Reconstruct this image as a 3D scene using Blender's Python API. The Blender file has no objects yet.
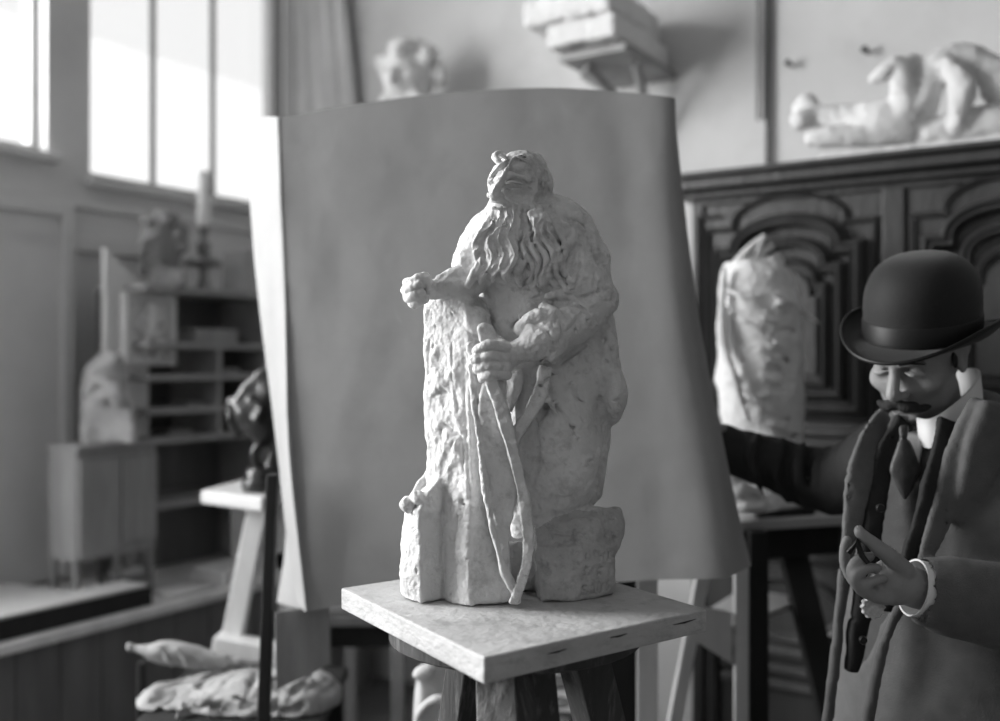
import bpy, bmesh, math, random
import numpy as np
from mathutils import Vector, Matrix
random.seed(7)
SC = bpy.context.scene
COL = SC.collection
CAMZ, F = 1.45, 1000.0
HX, HY = 500.0, 360.5
R = math.radians

def P(px, py, Y):
    """point that the camera sees at (px, py) when it stands Y metres away"""
    return np.array(((px - HX) * Y / F, Y, CAMZ - (py - HY) * Y / F))

# ------------------------------------------------------------ materials
def mat(name, g, rough=.8, var=.12, vscale=8, bump=.15, bscale=40, metal=0., stretch=(1, 1, 1), spec=.3, dirt=0, dirtg=.2, rings=False, sheen=0):
    m = bpy.data.materials.new(name); m.use_nodes = True
    nt = m.node_tree; N = nt.nodes; L = nt.links
    b = N['Principled BSDF']
    b.inputs['Roughness'].default_value = rough
    b.inputs['Metallic'].default_value = metal
    b.inputs['Specular IOR Level'].default_value = spec
    if sheen: b.inputs['Sheen Weight'].default_value = sheen
    tc = N.new('ShaderNodeTexCoord'); mp = N.new('ShaderNodeMapping')
    mp.inputs['Scale'].default_value = stretch
    L.new(tc.outputs['Object'], mp.inputs['Vector'])
    n1 = N.new('ShaderNodeTexNoise'); n1.inputs['Scale'].default_value = vscale; n1.inputs['Detail'].default_value = 6
    n1.inputs['Roughness'].default_value = .6
    L.new(mp.outputs['Vector'], n1.inputs['Vector'])
    cr = N.new('ShaderNodeValToRGB')
    lo, hi = g * (1 - var), g * (1 + var)
    cr.color_ramp.elements[0].position = .3; cr.color_ramp.elements[1].position = .7
    cr.color_ramp.elements[0].color = (lo, lo, lo, 1); cr.color_ramp.elements[1].color = (hi, hi, hi, 1)
    L.new(n1.outputs['Fac'], cr.inputs['Fac'])
    col = cr.outputs['Color']
    if dirt:
        n3 = N.new('ShaderNodeTexNoise'); n3.inputs['Scale'].default_value = vscale * 2.3; n3.inputs['Detail'].default_value = 9
        n3.inputs['Roughness'].default_value = .7
        L.new(mp.outputs['Vector'], n3.inputs['Vector'])
        c3 = N.new('ShaderNodeValToRGB'); c3.color_ramp.elements[0].position = .52; c3.color_ramp.elements[1].position = .68
        L.new(n3.outputs['Fac'], c3.inputs['Fac'])
        ml = N.new('ShaderNodeMath'); ml.operation = 'MULTIPLY'; ml.inputs[1].default_value = dirt
        L.new(c3.outputs['Color'], ml.inputs[0])
        mx = N.new('ShaderNodeMixRGB'); L.new(ml.outputs[0], mx.inputs['Fac'])
        L.new(col, mx.inputs['Color1']); mx.inputs['Color2'].default_value = (dirtg, dirtg, dirtg, 1)
        col = mx.outputs['Color']
    L.new(col, b.inputs['Base Color'])
    if bump:
        n2 = N.new('ShaderNodeTexNoise'); n2.inputs['Scale'].default_value = bscale; n2.inputs['Detail'].default_value = 8
        L.new(mp.outputs['Vector'], n2.inputs['Vector'])
        bp = N.new('ShaderNodeBump'); bp.inputs['Strength'].default_value = bump; bp.inputs['Distance'].default_value = .01
        L.new(n2.outputs['Fac'], bp.inputs['Height']); L.new(bp.outputs['Normal'], b.inputs['Normal'])
    return m

# ------------------------------------------------------------ objects
def tag(o, label=None, cat=None, group=None, kind=None):
    if label: o['label'] = label
    if cat: o['category'] = cat
    if group: o['group'] = group
    if kind: o['kind'] = kind
    return o
def root_loc(p):
    v = Vector((0, 0, 0))
    while p is not None:
        v += p.location; p = p.parent
    return v
def empty(name, loc, label, cat, group=None):
    o = bpy.data.objects.new(name, None); COL.objects.link(o)
    o.location = Vector(tuple(loc)); o.empty_display_size = .05
    return tag(o, label, cat, group)
def link(name, V, Fc, m, parent=None, smooth=True, label=None, cat=None, group=None, kind=None):
    V = np.asarray(V, dtype=np.float64).reshape(-1, 3)
    if parent is None:
        o0 = Vector(((V[:, 0].min() + V[:, 0].max()) / 2, (V[:, 1].min() + V[:, 1].max()) / 2, V[:, 2].min()))
    else:
        o0 = root_loc(parent)
    me = bpy.data.meshes.new(name)
    W = V - np.array(o0)
    me.from_pydata(W.tolist(), [], Fc if isinstance(Fc, list) else Fc.tolist())
    me.materials.append(m)
    me.polygons.foreach_set('use_smooth', [smooth] * len(me.polygons))
    me.update()
    o = bpy.data.objects.new(name, me); COL.objects.link(o)
    if parent is None: o.location = o0
    else: o.parent = parent
    return tag(o, label, cat, group, kind)

class MB:
    """collects shapes, in world coordinates, for one mesh"""
    def __init__(s): s.v = []; s.f = []; s.n = 0
    def add(s, V, Fc):
        s.v += [tuple(map(float, p)) for p in V]; s.f += [tuple(i + s.n for i in f) for f in Fc]; s.n = len(s.v); return s
    def bm(s, bm):
        bm.verts.index_update()
        s.add([v.co for v in bm.verts], [[v.index for v in f.verts] for f in bm.faces]); bm.free(); return s
    def hexa(s, c8, bev=.003, seg=2):
        """8 corners: 4 bottom (ccw), 4 top"""
        bm = bmesh.new(); vs = [bm.verts.new(Vector(tuple(p))) for p in c8]
        for f in ((3, 2, 1, 0), (4, 5, 6, 7), (0, 1, 5, 4), (1, 2, 6, 5), (2, 3, 7, 6), (3, 0, 4, 7)): bm.faces.new([vs[i] for i in f])
        bmesh.ops.recalc_face_normals(bm, faces=bm.faces)
        if bev: bmesh.ops.bevel(bm, geom=list(bm.edges), offset=bev, segments=seg, affect='EDGES', profile=.5)
        return s.bm(bm)
    def box(s, x0, x1, y0, y1, z0, z1, fr=None, bev=.003):
        T = (lambda a, b, c: (a, b, c)) if fr is None else fr.T
        return s.hexa([T(x0, y0, z0), T(x1, y0, z0), T(x1, y1, z0), T(x0, y1, z0), T(x0, y0, z1), T(x1, y0, z1), T(x1, y1, z1), T(x0, y1, z1)], bev)
    def beam(s, a, b, w, d, up=(0, 1, 0), bev=.003, w2=None, d2=None):
        a, b = Vector(tuple(a)), Vector(tuple(b)); z = (b - a).normalized(); y = Vector(up); y = (y - z * y.dot(z)).normalized(); x = y.cross(z)
        w2 = w2 or w; d2 = d2 or d
        c = [a + x * (i * w / 2) + y * (j * d / 2) for i, j in ((-1, -1), (1, -1), (1, 1), (-1, 1))] + [b + x * (i * w2 / 2) + y * (j * d2 / 2) for i, j in ((-1, -1), (1, -1), (1, 1), (-1, 1))]
        return s.hexa(c, bev)
    def tube(s, pts, rs, n=12, flat=1.0, caps=True):
        pts = [Vector(tuple(p)) for p in pts]; m = len(pts)
        if not hasattr(rs, '__len__'): rs = [rs] * m
        V = []; x = None
        for i, p in enumerate(pts):
            t = (pts[min(i + 1, m - 1)] - pts[max(i - 1, 0)]).normalized()
            if x is None:
                h = Vector((0, 0, 1)) if abs(t.z) < .9 else Vector((1, 0, 0)); x = t.cross(h).normalized()
            x = (x - t * x.dot(t)).normalized(); y = t.cross(x)
            for k in range(n):
                a = 2 * math.pi * k / n; V.append(p + x * (rs[i] * math.cos(a)) + y * (rs[i] * flat * math.sin(a)))
        Fc = [(i * n + k, i * n + (k + 1) % n, (i + 1) * n + (k + 1) % n, (i + 1) * n + k) for i in range(m - 1) for k in range(n)]
        if caps: Fc += [tuple(range(n))[::-1], tuple(range((m - 1) * n, m * n))]
        return s.add(V, Fc)
    def lathe(s, c, prof, n=40, sx=1, sy=1, Mx=None):
        """prof: (radius, z) pairs"""
        V = []; 
        for r, z in prof:
            for k in range(n):
                a = 2 * math.pi * k / n; v = Vector((r * sx * math.cos(a), r * sy * math.sin(a), z))
                if Mx is not None: v = Mx @ v
                V.append(v + Vector(tuple(c)))
        m = len(prof)
        Fc = [(i * n + k, i * n + (k + 1) % n, (i + 1) * n + (k + 1) % n, (i + 1) * n + k) for i in range(m - 1) for k in range(n)]
        Fc += [tuple(range(n))[::-1], tuple(range((m - 1) * n, m * n))]
        return s.add(V, Fc)
    def moulding(s, fr, path, w, h, off=0., closed=False, prof=None):
        """a raised strip that follows path (u, z) on a plane of the frame; w wide, h proud"""
        prof = prof or [(-.5, -.02), (-.5, .35), (-.32, .9), (-.1, .75), (.1, 1.), (.3, .8), (.5, .3), (.5, -.02)]
        pts = [Vector(p) for p in path]; m = len(pts); V = []
        for i, p in enumerate(pts):
            a = pts[(i - 1) % m] if (closed or i > 0) else p
            b = pts[(i + 1) % m] if (closed or i < m - 1) else p
            t1 = (p - a).normalized() if (p - a).length > 1e-9 else (b - p).normalized()
            t2 = (b - p).normalized() if (b - p).length > 1e-9 else t1
            n1 = Vector((-t1.y, t1.x)); n2 = Vector((-t2.y, t2.x)); nn = (n1 + n2)
            nn = nn.normalized() if nn.length > 1e-6 else n1
            nn = nn / max(.4, nn.dot(n1))
            for (q, hh) in prof:
                V.append(fr.T(p.x + nn.x * q * w, off + hh * h, p.y + nn.y * q * w))
        k = len(prof); Fc = []
        for i in range(m if closed else m - 1):
            j = (i + 1) % m
            for q in range(k - 1): Fc.append((i * k + q, i * k + q + 1, j * k + q + 1, j * k + q))
        if not closed: Fc += [tuple(range(k)), tuple(range((m - 1) * k, m * k))[::-1]]
        return s.add(V, Fc)
    def slab(s, fr, poly, o0, o1, bev=.002):
        """polygon (u, z) given thickness from offset o0 to o1"""
        bm = bmesh.new(); a = [bm.verts.new(fr.T(u, o0, z)) for u, z in poly]; b = [bm.verts.new(fr.T(u, o1, z)) for u, z in poly]
        n = len(poly); bm.faces.new(a[::-1]); bm.faces.new(b)
        for i in range(n): bm.faces.new((a[i], a[(i + 1) % n], b[(i + 1) % n], b[i]))
        bmesh.ops.recalc_face_normals(bm, faces=bm.faces)
        if bev: bmesh.ops.bevel(bm, geom=[e for e in bm.edges], offset=bev, segments=1, affect='EDGES')
        return s.bm(bm)
    def build(s, name, m, parent=None, smooth=False, **kw):
        o = link(name, s.v, s.f, m, parent, smooth, **kw)
        bm = bmesh.new(); bm.from_mesh(o.data); bmesh.ops.recalc_face_normals(bm, faces=bm.faces); bm.to_mesh(o.data); bm.free()
        if smooth:
            try: o.data.set_sharp_from_angle(angle=R(40))
            except Exception: pass
        return o

class Frame:
    """an upright plane: u along it, o out of it, z up"""
    def __init__(s, ox, oy, ex, ey): s.O = (ox, oy); s.ex = ex; s.ey = ey
    def T(s, u, o, z): return Vector((s.O[0] + u * s.ex[0] + o * s.ey[0], s.O[1] + u * s.ex[1] + o * s.ey[1], z))
    def px(s, px, py, o=0.):
        r = (px - HX) / F; bx = s.O[0] + o * s.ey[0]; by = s.O[1] + o * s.ey[1]
        u = (r * by - bx) / (s.ex[0] - r * s.ex[1]); Y = by + u * s.ex[1]
        return (u, CAMZ - (py - HY) * Y / F)

# ------------------------------------------------------------ clay: signed distance sculpting
_RT = np.random.RandomState(3).rand(32, 32, 32).astype(np.float32)
def vnoise(p, sc):
    q = np.asarray(p, dtype=np.float32) * sc; i = np.floor(q).astype(int); f = q - i; f = f * f * (3 - 2 * f); i &= 31; j = (i + 1) & 31
    r = 0
    for a in (0, 1):
        for b in (0, 1):
            for c in (0, 1):
                w = (f[..., 0] if a else 1 - f[..., 0]) * (f[..., 1] if b else 1 - f[..., 1]) * (f[..., 2] if c else 1 - f[..., 2])
                r = r + w * _RT[(j if a else i)[..., 0], (j if b else i)[..., 1], (j if c else i)[..., 2]]
    return r * 2 - 1
def spline(pts, n=6):
    p = [np.asarray(q, float) for q in pts]; p = [2 * p[0] - p[1]] + p + [2 * p[-1] - p[-2]]; out = []
    for i in range(1, len(p) - 2):
        for k in range(n):
            t = k / n
            out.append(.5 * ((2 * p[i]) + (-p[i - 1] + p[i + 1]) * t + (2 * p[i - 1] - 5 * p[i] + 4 * p[i + 1] - p[i + 2]) * t * t + (-p[i - 1] + 3 * p[i] - 3 * p[i + 1] + p[i + 2]) * t ** 3))
    out.append(p[-2]); return out
class Clay:
    def __init__(s, lo, hi, h):
        s.lo = np.array(lo, float); s.h = h; n = np.ceil((np.array(hi) - s.lo) / h).astype(int) + 1
        s.n = n; s.ax = [(s.lo[i] + np.arange(n[i]) * h).astype(np.float32) for i in range(3)]
        s.d = np.full(tuple(n), 1.0, np.float32); s.M = np.eye(4)
    def w(s, p): return (s.M @ np.array([p[0], p[1], p[2], 1.0]))[:3]
    def _blk(s, lo, hi, pad):
        i0 = np.maximum(0, np.floor((np.array(lo) - pad - s.lo) / s.h).astype(int)); i1 = np.minimum(s.n, np.ceil((np.array(hi) + pad - s.lo) / s.h).astype(int) + 1)
        if (i1 <= i0).any(): return None
        sl = tuple(slice(a, b) for a, b in zip(i0, i1))
        X = s.ax[0][sl[0]][:, None, None]; Y = s.ax[1][sl[1]][None, :, None]; Z = s.ax[2][sl[2]][None, None, :]
        return sl, X, Y, Z
    def _mix(s, sl, q, k, sub):
        a = s.d[sl]
        if sub:
            q = -q
            if k > 0: h = np.maximum(k - np.abs(a - q), 0); s.d[sl] = np.maximum(a, q) + h * h / (4 * k)
            else: s.d[sl] = np.maximum(a, q)
        else:
            if k > 0: h = np.maximum(k - np.abs(a - q), 0); s.d[sl] = np.minimum(a, q) - h * h / (4 * k)
            else: s.d[sl] = np.minimum(a, q)
    def tube(s, pts, rs, k=.004, sub=False, sm=0, flat=None):
        pts = [s.w(p) for p in pts]
        if sm: 
            if hasattr(rs, '__len__'):
                pr = spline([np.append(p, r) for p, r in zip(pts, rs)], sm); pts = [q[:3] for q in pr]; rs = [q[3] for q in pr]
            else: pts = spline(pts, sm)
        if not hasattr(rs, '__len__'): rs = [rs] * len(pts)
        if len(pts) == 1: pts = pts * 2; rs = list(rs) * 2
        A = np.array(pts); B = s._blk(A.min(0), A.max(0), max(rs) + k + 3 * s.h)
        if B is None: return
        sl, X, Y, Z = B; q = None
        for i in range(len(pts) - 1):
            a, b = A[i], A[i + 1]; ba = b - a; L2 = max(float(ba @ ba), 1e-12)
            dx, dy, dz = X - a[0], Y - a[1], Z - a[2]
            t = np.clip((dx * ba[0] + dy * ba[1] + dz * ba[2]) / L2, 0, 1)
            e = np.sqrt((dx - t * ba[0]) ** 2 + (dy - t * ba[1]) ** 2 + (dz - t * ba[2]) ** 2) - (rs[i] + (rs[i + 1] - rs[i]) * t)
            q = e if q is None else np.minimum(q, e)
        s._mix(sl, q.astype(np.float32), k, sub)
    def ball(s, c, r, k=.004, sub=False): s.ell(c, (r, r, r), None, k, sub)
    def ell(s, c, r, Rm=None, k=.004, sub=False):
        c = s.w(c); Rw = s.M[:3, :3].copy(); sc = np.linalg.norm(Rw[:, 0]); Rw = Rw / sc
        if Rm is not None: Rw = Rw @ np.array(Rm)[:3, :3]
        r = np.array(r, float) * sc; rr = r.max(); B = s._blk(c - rr, c + rr, k + 3 * s.h)
        if B is None: return
        sl, X, Y, Z = B; dx, dy, dz = X - c[0], Y - c[1], Z - c[2]
        l = [Rw[0, i] * dx + Rw[1, i] * dy + Rw[2, i] * dz for i in range(3)]
        k0 = np.sqrt(sum((l[i] / r[i]) ** 2 for i in range(3))); k1 = np.sqrt(sum((l[i] / r[i] ** 2) ** 2 for i in range(3))) + 1e-9
        s._mix(sl, (k0 * (k0 - 1) / k1).astype(np.float32), k, sub)
    def hull(s, pts, rd=.003, k=.004, sub=False):
        bm = bmesh.new()
        for p in pts: bm.verts.new(s.w(p))
        r = bmesh.ops.convex_hull(bm, input=bm.verts); bmesh.ops.recalc_face_normals(bm, faces=bm.faces); bm.normal_update()
        pl = []
        for f in bm.faces:
            if f.calc_area() < 1e-9: continue
            n = np.array(f.normal); d = float(n @ np.array(f.verts[0].co))
            if not any(np.allclose(n, m, atol=1e-3) for m, _ in pl): pl.append((n, d))
        A = np.array([v.co for v in bm.verts]); bm.free()
        cc = A.mean(0); pl = [(n, d) if n @ cc < d else (-n, -d) for n, d in pl]
        B = s._blk(A.min(0), A.max(0), rd + k + 3 * s.h)
        if B is None: return
        sl, X, Y, Z = B; q = None; kk = max(rd, 1e-5) * 2
        for n, d in pl:
            e = n[0] * X + n[1] * Y + n[2] * Z - d
            if q is None: q = e
            else: h = np.maximum(kk - np.abs(q - e), 0); q = np.maximum(q, e) + h * h / (4 * kk)
        s._mix(sl, q.astype(np.float32), k, sub)
    def stack(s, lv, k=.004, sub=False, pw=2.0):
        """levels (z, cx, cy, rx, ry, rot) joined into one body"""
        lv = sorted(lv); z = [l[0] for l in lv]; m = max(max(l[3], l[4]) for l in lv)
        lo = (min(l[1] for l in lv) - m, min(l[2] for l in lv) - m, z[0]); hi = (max(l[1] for l in lv) + m, max(l[2] for l in lv) + m, z[-1])
        B = s._blk(lo, hi, k + 3 * s.h)
        if B is None: return
        sl, X, Y, Z = B; g = [np.interp(Z, z, [l[i] for l in lv]) for i in range(1, 6)]
        c, sn = np.cos(g[4]), np.sin(g[4]); dx, dy = X - g[0], Y - g[1]
        u = (c * dx + sn * dy) / g[2]; v = (-sn * dx + c * dy) / g[3]
        q = ((np.abs(u) ** pw + np.abs(v) ** pw) ** (1 / pw) - 1) * np.minimum(g[2], g[3])
        e = np.maximum(z[0] - Z, Z - z[-1]); q = np.maximum(q, e)
        s._mix(sl, q.astype(np.float32), k, sub)
    def surf(s, f, a, b, n=200):
        """first t in a..b at which the point f(t) lies inside the clay"""
        for t in np.linspace(a, b, n):
            i = np.round((np.array(f(t)) - s.lo) / s.h).astype(int)
            if (i >= 0).all() and (i < s.n).all() and s.d[tuple(i)] < 0: return t
        return None
    def mesh(s, noise=(), smooth=1):
        d = s.d; d = np.where(d == 0, 1e-7, d)
        d[0] = d[-1] = 1; d[:, 0] = d[:, -1] = 1; d[:, :, 0] = d[:, :, -1] = 1
        sg = d < 0; nx, ny, nz = d.shape
        cnt = np.zeros((nx - 1, ny - 1, nz - 1), np.int8)
        for a in (0, 1):
            for b in (0, 1):
                for c in (0, 1): cnt += sg[a:nx - 1 + a, b:ny - 1 + b, c:nz - 1 + c]
        act = (cnt > 0) & (cnt < 8); I = np.argwhere(act); idx = np.full(act.shape, -1, np.int64); idx[act] = np.arange(len(I))
        acc = np.zeros((len(I), 3)); num = np.zeros(len(I))
        for ax in range(3):
            o = [x for x in range(3) if x != ax]
            for a in (0, 1):
                for b in (0, 1):
                    p = I.copy(); p[:, o[0]] += a; p[:, o[1]] += b; q = p.copy(); q[:, ax] += 1
                    dp = d[p[:, 0], p[:, 1], p[:, 2]]; dq = d[q[:, 0], q[:, 1], q[:, 2]]; m = (dp < 0) != (dq < 0)
                    t = dp[m] / (dp[m] - dq[m]); pos = p[m].astype(float); pos[:, ax] += t; acc[m] += pos; num[m] += 1
        V = acc / num[:, None]
        Fs = []
        for ax in range(3):
            o1, o2 = (ax + 1) % 3, (ax + 2) % 3
            s1 = [slice(1, -1)] * 3; s1[ax] = slice(0, -1); s2 = [slice(1, -1)] * 3; s2[ax] = slice(1, None)
            A, Bq = sg[tuple(s1)], sg[tuple(s2)]; E = np.argwhere(A != Bq)
            if not len(E): continue
            ins = A[E[:, 0], E[:, 1], E[:, 2]]; off = np.array([1, 1, 1]); off[ax] = 0; E = E + off
            def g(a, b):
                q = E.copy(); q[:, o1] -= a; q[:, o2] -= b; return idx[q[:, 0], q[:, 1], q[:, 2]]
            Q = np.stack([g(0, 0), g(1, 0), g(1, 1), g(0, 1)], 1); Q[~ins] = Q[~ins][:, ::-1]; Fs.append(Q)
        Fc = np.concatenate(Fs)
        for _ in range(smooth):
            a2 = np.zeros_like(V); c2 = np.zeros(len(V))
            for i in range(4):
                j = (i + 1) % 4; np.add.at(a2, Fc[:, i], V[Fc[:, j]]); np.add.at(c2, Fc[:, i], 1); np.add.at(a2, Fc[:, j], V[Fc[:, i]]); np.add.at(c2, Fc[:, j], 1)
            V = .5 * V + .5 * a2 / np.maximum(c2, 1)[:, None]
        V = V * s.h + s.lo
        if noise:
            fn = np.cross(V[Fc[:, 2]] - V[Fc[:, 0]], V[Fc[:, 3]] - V[Fc[:, 1]]); nn = np.zeros_like(V)
            for i in range(4): np.add.at(nn, Fc[:, i], fn)
            nn /= np.linalg.norm(nn, axis=1)[:, None] + 1e-12
            dd = 0
            for amp, sc in noise: dd = dd + amp * vnoise(V + 11.3, np.array(sc, dtype=np.float32))
            V = V + nn * np.asarray(dd)[:, None]
        return V, Fc
    def build(s, name, m, parent=None, noise=(), smooth=1, **kw):
        V, Fc = s.mesh(noise, smooth)
        o = link(name, V, Fc, m, parent, True, **kw); s.d = None
        return o

def rot(yaw=0, pitch=0, roll=0):
    return Matrix.Rotation(R(yaw), 4, 'Z') @ Matrix.Rotation(R(pitch), 4, 'X') @ Matrix.Rotation(R(roll), 4, 'Y')
# ------------------------------------------------------------ camera, light
cam = bpy.data.cameras.new('camera'); co = bpy.data.objects.new('camera', cam); COL.objects.link(co)
co.location = (0, 0, CAMZ); co.rotation_euler = (R(90), 0, 0)
cam.sensor_width = 36; cam.lens = 36; cam.clip_start = .05
cam.dof.use_dof = True; cam.dof.focus_distance = 1.53; cam.dof.aperture_fstop = 1.6
SC.camera = co
vs = SC.view_settings; vs.view_transform = 'Standard'; vs.look = 'None'; vs.gamma = 1; vs.exposure = 0; vs.use_curve_mapping = False
try:
    SC.cycles.use_denoising = True; SC.cycles.max_bounces = 8; SC.cycles.diffuse_bounces = 4
    SC.cycles.sample_clamp_indirect = 6
except Exception: pass

w = bpy.data.worlds.new('overcast_sky'); SC.world = w; w.use_nodes = True
bg = w.node_tree.nodes['Background']; bg.inputs['Color'].default_value = (1, 1, 1, 1); bg.inputs['Strength'].default_value = 1.0

# ------------------------------------------------------------ materials
M = {}
M['wall'] = mat('painted_plaster_wall', .60, .9, .1, 1.5, .2, 12, dirt=.25, dirtg=.38)
M['wall_l'] = mat('painted_panelled_wall', .68, .8, .1, 2, .15, 10)
M['wall_p'] = mat('light_panel', .72, .8, .1, 2, .1, 10)
M['rear'] = mat('dark_unseen_wall', .14, .9, .1, 2, 0)  # unseen walls kept dark to cut the bounced fill
M['floor'] = mat('floor_boards', .10, .7, .2, 4, .2, 20, stretch=(1, 8, 1))
M['ceil'] = mat('ceiling_paint', .22, .9, .05, 2, 0)
M['white'] = mat('white_paint', .48, .6, .05, 5, .05, 20)
M['darkwood'] = mat('dark_oak', .045, .38, .3, 9, .25, 60, stretch=(1, 1, .25), spec=.5)
M['darkpanel'] = mat('dark_oak_panel', .06, .33, .3, 9, .2, 60, stretch=(1, 1, .25), spec=.5)
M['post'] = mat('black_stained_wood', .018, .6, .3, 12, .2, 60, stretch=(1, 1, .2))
M['midwood'] = mat('worn_brown_wood', .15, .6, .25, 10, .25, 60, stretch=(1, 1, .2))
M['legwood'] = mat('stained_stand_leg', .06, .6, .35, 14, .3, 70, stretch=(1, 1, .2), dirt=.5, dirtg=.3)
M['palewood'] = mat('pale_deal_wood', .68, .65, .15, 10, .2, 60, stretch=(1, 1, .2))
M['shelfwood'] = mat('grey_shelf_wood', .30, .6, .2, 9, .2, 50)
M['cabwood'] = mat('grey_box_wood', .30, .6, .15, 9, .2, 50, stretch=(3, 3, .5))
M['topwood'] = mat('plaster_smeared_board', .46, .7, .18, 7, .35, 60, stretch=(1, 1, 2), dirt=.6, dirtg=.2)
M['plaster'] = mat('aged_plaster', .62, .75, .12, 11, .4, 110, dirt=.55, dirtg=.28)
M['plaster_dark'] = mat('dark_plaster', .44, .8, .2, 16, .45, 90, dirt=.6, dirtg=.2)
M['plaster2'] = mat('white_plaster', .66, .8, .08, 12, .1, 60)
M['plaster3'] = mat('grey_plaster', .40, .8, .15, 12, .1, 60)
M['bronze'] = mat('dark_bronze', .035, .28, .3, 20, .2, 60, metal=.3, spec=.7)
M['paper'] = mat('backdrop_cloth', .29, .85, .09, 3, .25, 9, dirt=.3, dirtg=.23)
M['cloth'] = mat('pale_wrapping_cloth', .74, .9, .12, 10, .25, 90)
M['clothd'] = mat('grey_drapery', .30, .9, .15, 10, .25, 90)
M['coat'] = mat('wool_overcoat', .10, .95, .12, 30, .3, 400, sheen=.08)
M['vest'] = mat('grey_waistcoat', .06, .95, .12, 30, .25, 400)
M['sleevein'] = mat('black_jacket', .016, .8, .12, 30, .2, 300)
M['felt'] = mat('black_felt', .009, .7, .1, 30, .1, 300, sheen=.12)
M['ribbon'] = mat('black_ribbon', .008, .5, .1, 30, 0)
M['skin'] = mat('skin', .25, .55, .06, 30, .12, 200, spec=.4)
M['hair'] = mat('dark_hair', .014, .6, .2, 60, .4, 300)
M['linen'] = mat('white_linen', .72, .8, .03, 10, 0)
M['tie'] = mat('grey_silk', .055, .45, .3, 60, .1, 200)
M['dark'] = mat('black_enamel', .012, .35, .1, 10, 0)
M['glassw'] = mat('opal_glass', .75, .25, .02, 10, 0)
M['metal'] = mat('tarnished_metal', .25, .35, .1, 20, 0, metal=.7)

gl = bpy.data.materials.new('window_glass'); gl.use_nodes = True
nt = gl.node_tree; nt.nodes.clear(); ou = nt.nodes.new('ShaderNodeOutputMaterial'); tr = nt.nodes.new('ShaderNodeBsdfTransparent'); gs = nt.nodes.new('ShaderNodeBsdfGlossy')
gs.inputs['Roughness'].default_value = .05; mx = nt.nodes.new('ShaderNodeMixShader'); mx.inputs[0].default_value = .06
nt.links.new(tr.outputs[0], mx.inputs[1]); nt.links.new(gs.outputs[0], mx.inputs[2]); nt.links.new(mx.outputs[0], ou.inputs[0])
M['glass'] = gl

# ------------------------------------------------------------ the room
CX, CY = -1.03, 4.90
c33, s33 = .839, .545
LEFT = Frame(CX, CY, (-s33, -c33), (c33, -s33))       # along the window wall towards the camera
BACK = Frame(CX, CY, (c33, -s33), (-s33, -c33))
ARM = Frame(.586, 3.2, (c33, -s33), (-s33, -c33))     # front of the armoire
TOP = 3.9
mb = MB()
def wl(u0, u1, z0, z1, o0=-.16, o1=0.): mb.box(u0, u1, o0, o1, z0, z1, LEFT, 0)
S2, S1 = 2.175, 2.24
WIN = {2: (.03, 1.10, S2), 1: (1.285, 2.3, S1), 3: (2.6, 4.3, 1.0)}  # window three is unseen, added to bring in the key light
wl(-.16, .03, 0, TOP); wl(.03, 1.10, 0, S2); wl(.03, 1.10, 3.6, TOP); wl(1.10, 1.285, 0, TOP); wl(1.285, 2.3, 0, S1); wl(1.285, 2.3, 3.6, TOP)
wl(2.3, 2.6, 0, TOP); wl(2.6, 4.3, 0, 1.0); wl(2.6, 4.3, 3.6, TOP); wl(4.3, 6.4, 0, TOP)
mb.build('wall_left', M['wall_l'], kind='structure')
MB().box(0, 7, -.16, 0, 0, TOP, BACK, 0).build('wall_back', M['wall'], kind='structure')
MB().box(-.4, 7.2, -.4, 6.4, -.1, 0, BACK, 0).build('floor', M['floor'], kind='structure')
MB().box(-.4, 7.2, -.4, 6.4, TOP, TOP + .1, BACK, 0).build('ceiling', M['ceil'], kind='structure')
MB().box(-.16, 4.6, 6.2, 6.36, 0, 2.35, BACK, 0).build('wall_rear', M['rear'], kind='structure')  # unseen wall added to cut the fill; the gap above lets some in
MB().box(4.6, 4.76, 0, 6.2, 0, TOP, BACK, 0).build('wall_right', M['rear'], kind='structure')
for n, (u0, u1, s) in WIN.items():
    f = MB(); T = .035
    f.box(u0, u0 + T * .8, -.12, -.06, s, 3.6, LEFT); f.box(u1 - T * .5, u1, -.12, -.06, s, 3.6, LEFT); f.box(u0, u1, -.12, -.06, s, s + T, LEFT); f.box(u0, u1, -.12, -.06, 3.565, 3.6, LEFT)
    wn = f.build('window_%d' % n, M['white'], kind='structure')
    mus = []
    us = [LEFT.px(153, 100, -.09)[0], LEFT.px(213, 100, -.09)[0]] if n == 2 else [u0 + (u1 - u0) * t for t in ((.62,) if n == 1 else (.25, .5, .75))]
    for u in us: MB().box(u - .008, u + .008, -.105, -.08, s + T, 3.565, LEFT, .002).build('mullion', M['midwood'], wn)
    MB().box(u0 + T, u1 - T, -.094, -.090, s + T, 3.56, LEFT, 0).build('pane', M['glass'], wn)
    MB().box(max(.002, u0 - .03), u1 + .03, -.06, .05, s - .035, s, LEFT, .006).build('sill', M['wall_l' if n != 3 else 'white'], wn)
# white frame strip right of the main window, and the boards of the wall below
MB().box(.08, .15, 0, .035, 0.0, TOP, LEFT, .006).build('trim_1', M['white'], kind='structure')
t = MB(); t.box(0.2, 2.6, 0, .03, S2 - .30, S2 - .24, LEFT, .006); t.box(0.2, 2.6, 0, .022, S2 - .13, S2 - .10, LEFT, .006)
t.build('trim_2', M['wall_l'], kind='structure')
ua = LEFT.px(60, 300, .03)[0]
MB().box(ua, ua + .75, 0, .03, .62, LEFT.px(50, 215, .03)[1], LEFT, .004).build('door_1', M['wall_p'], kind='structure')
t = MB(); zt = LEFT.px(50, 215, .03)[1]
t.box(ua - .05, ua, 0, .055, .62, zt + .05, LEFT, .006); t.box(ua, ua + .8, 0, .055, zt, zt + .05, LEFT, .006)
t.build('trim_3', M['wall_l'], kind='structure')

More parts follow.
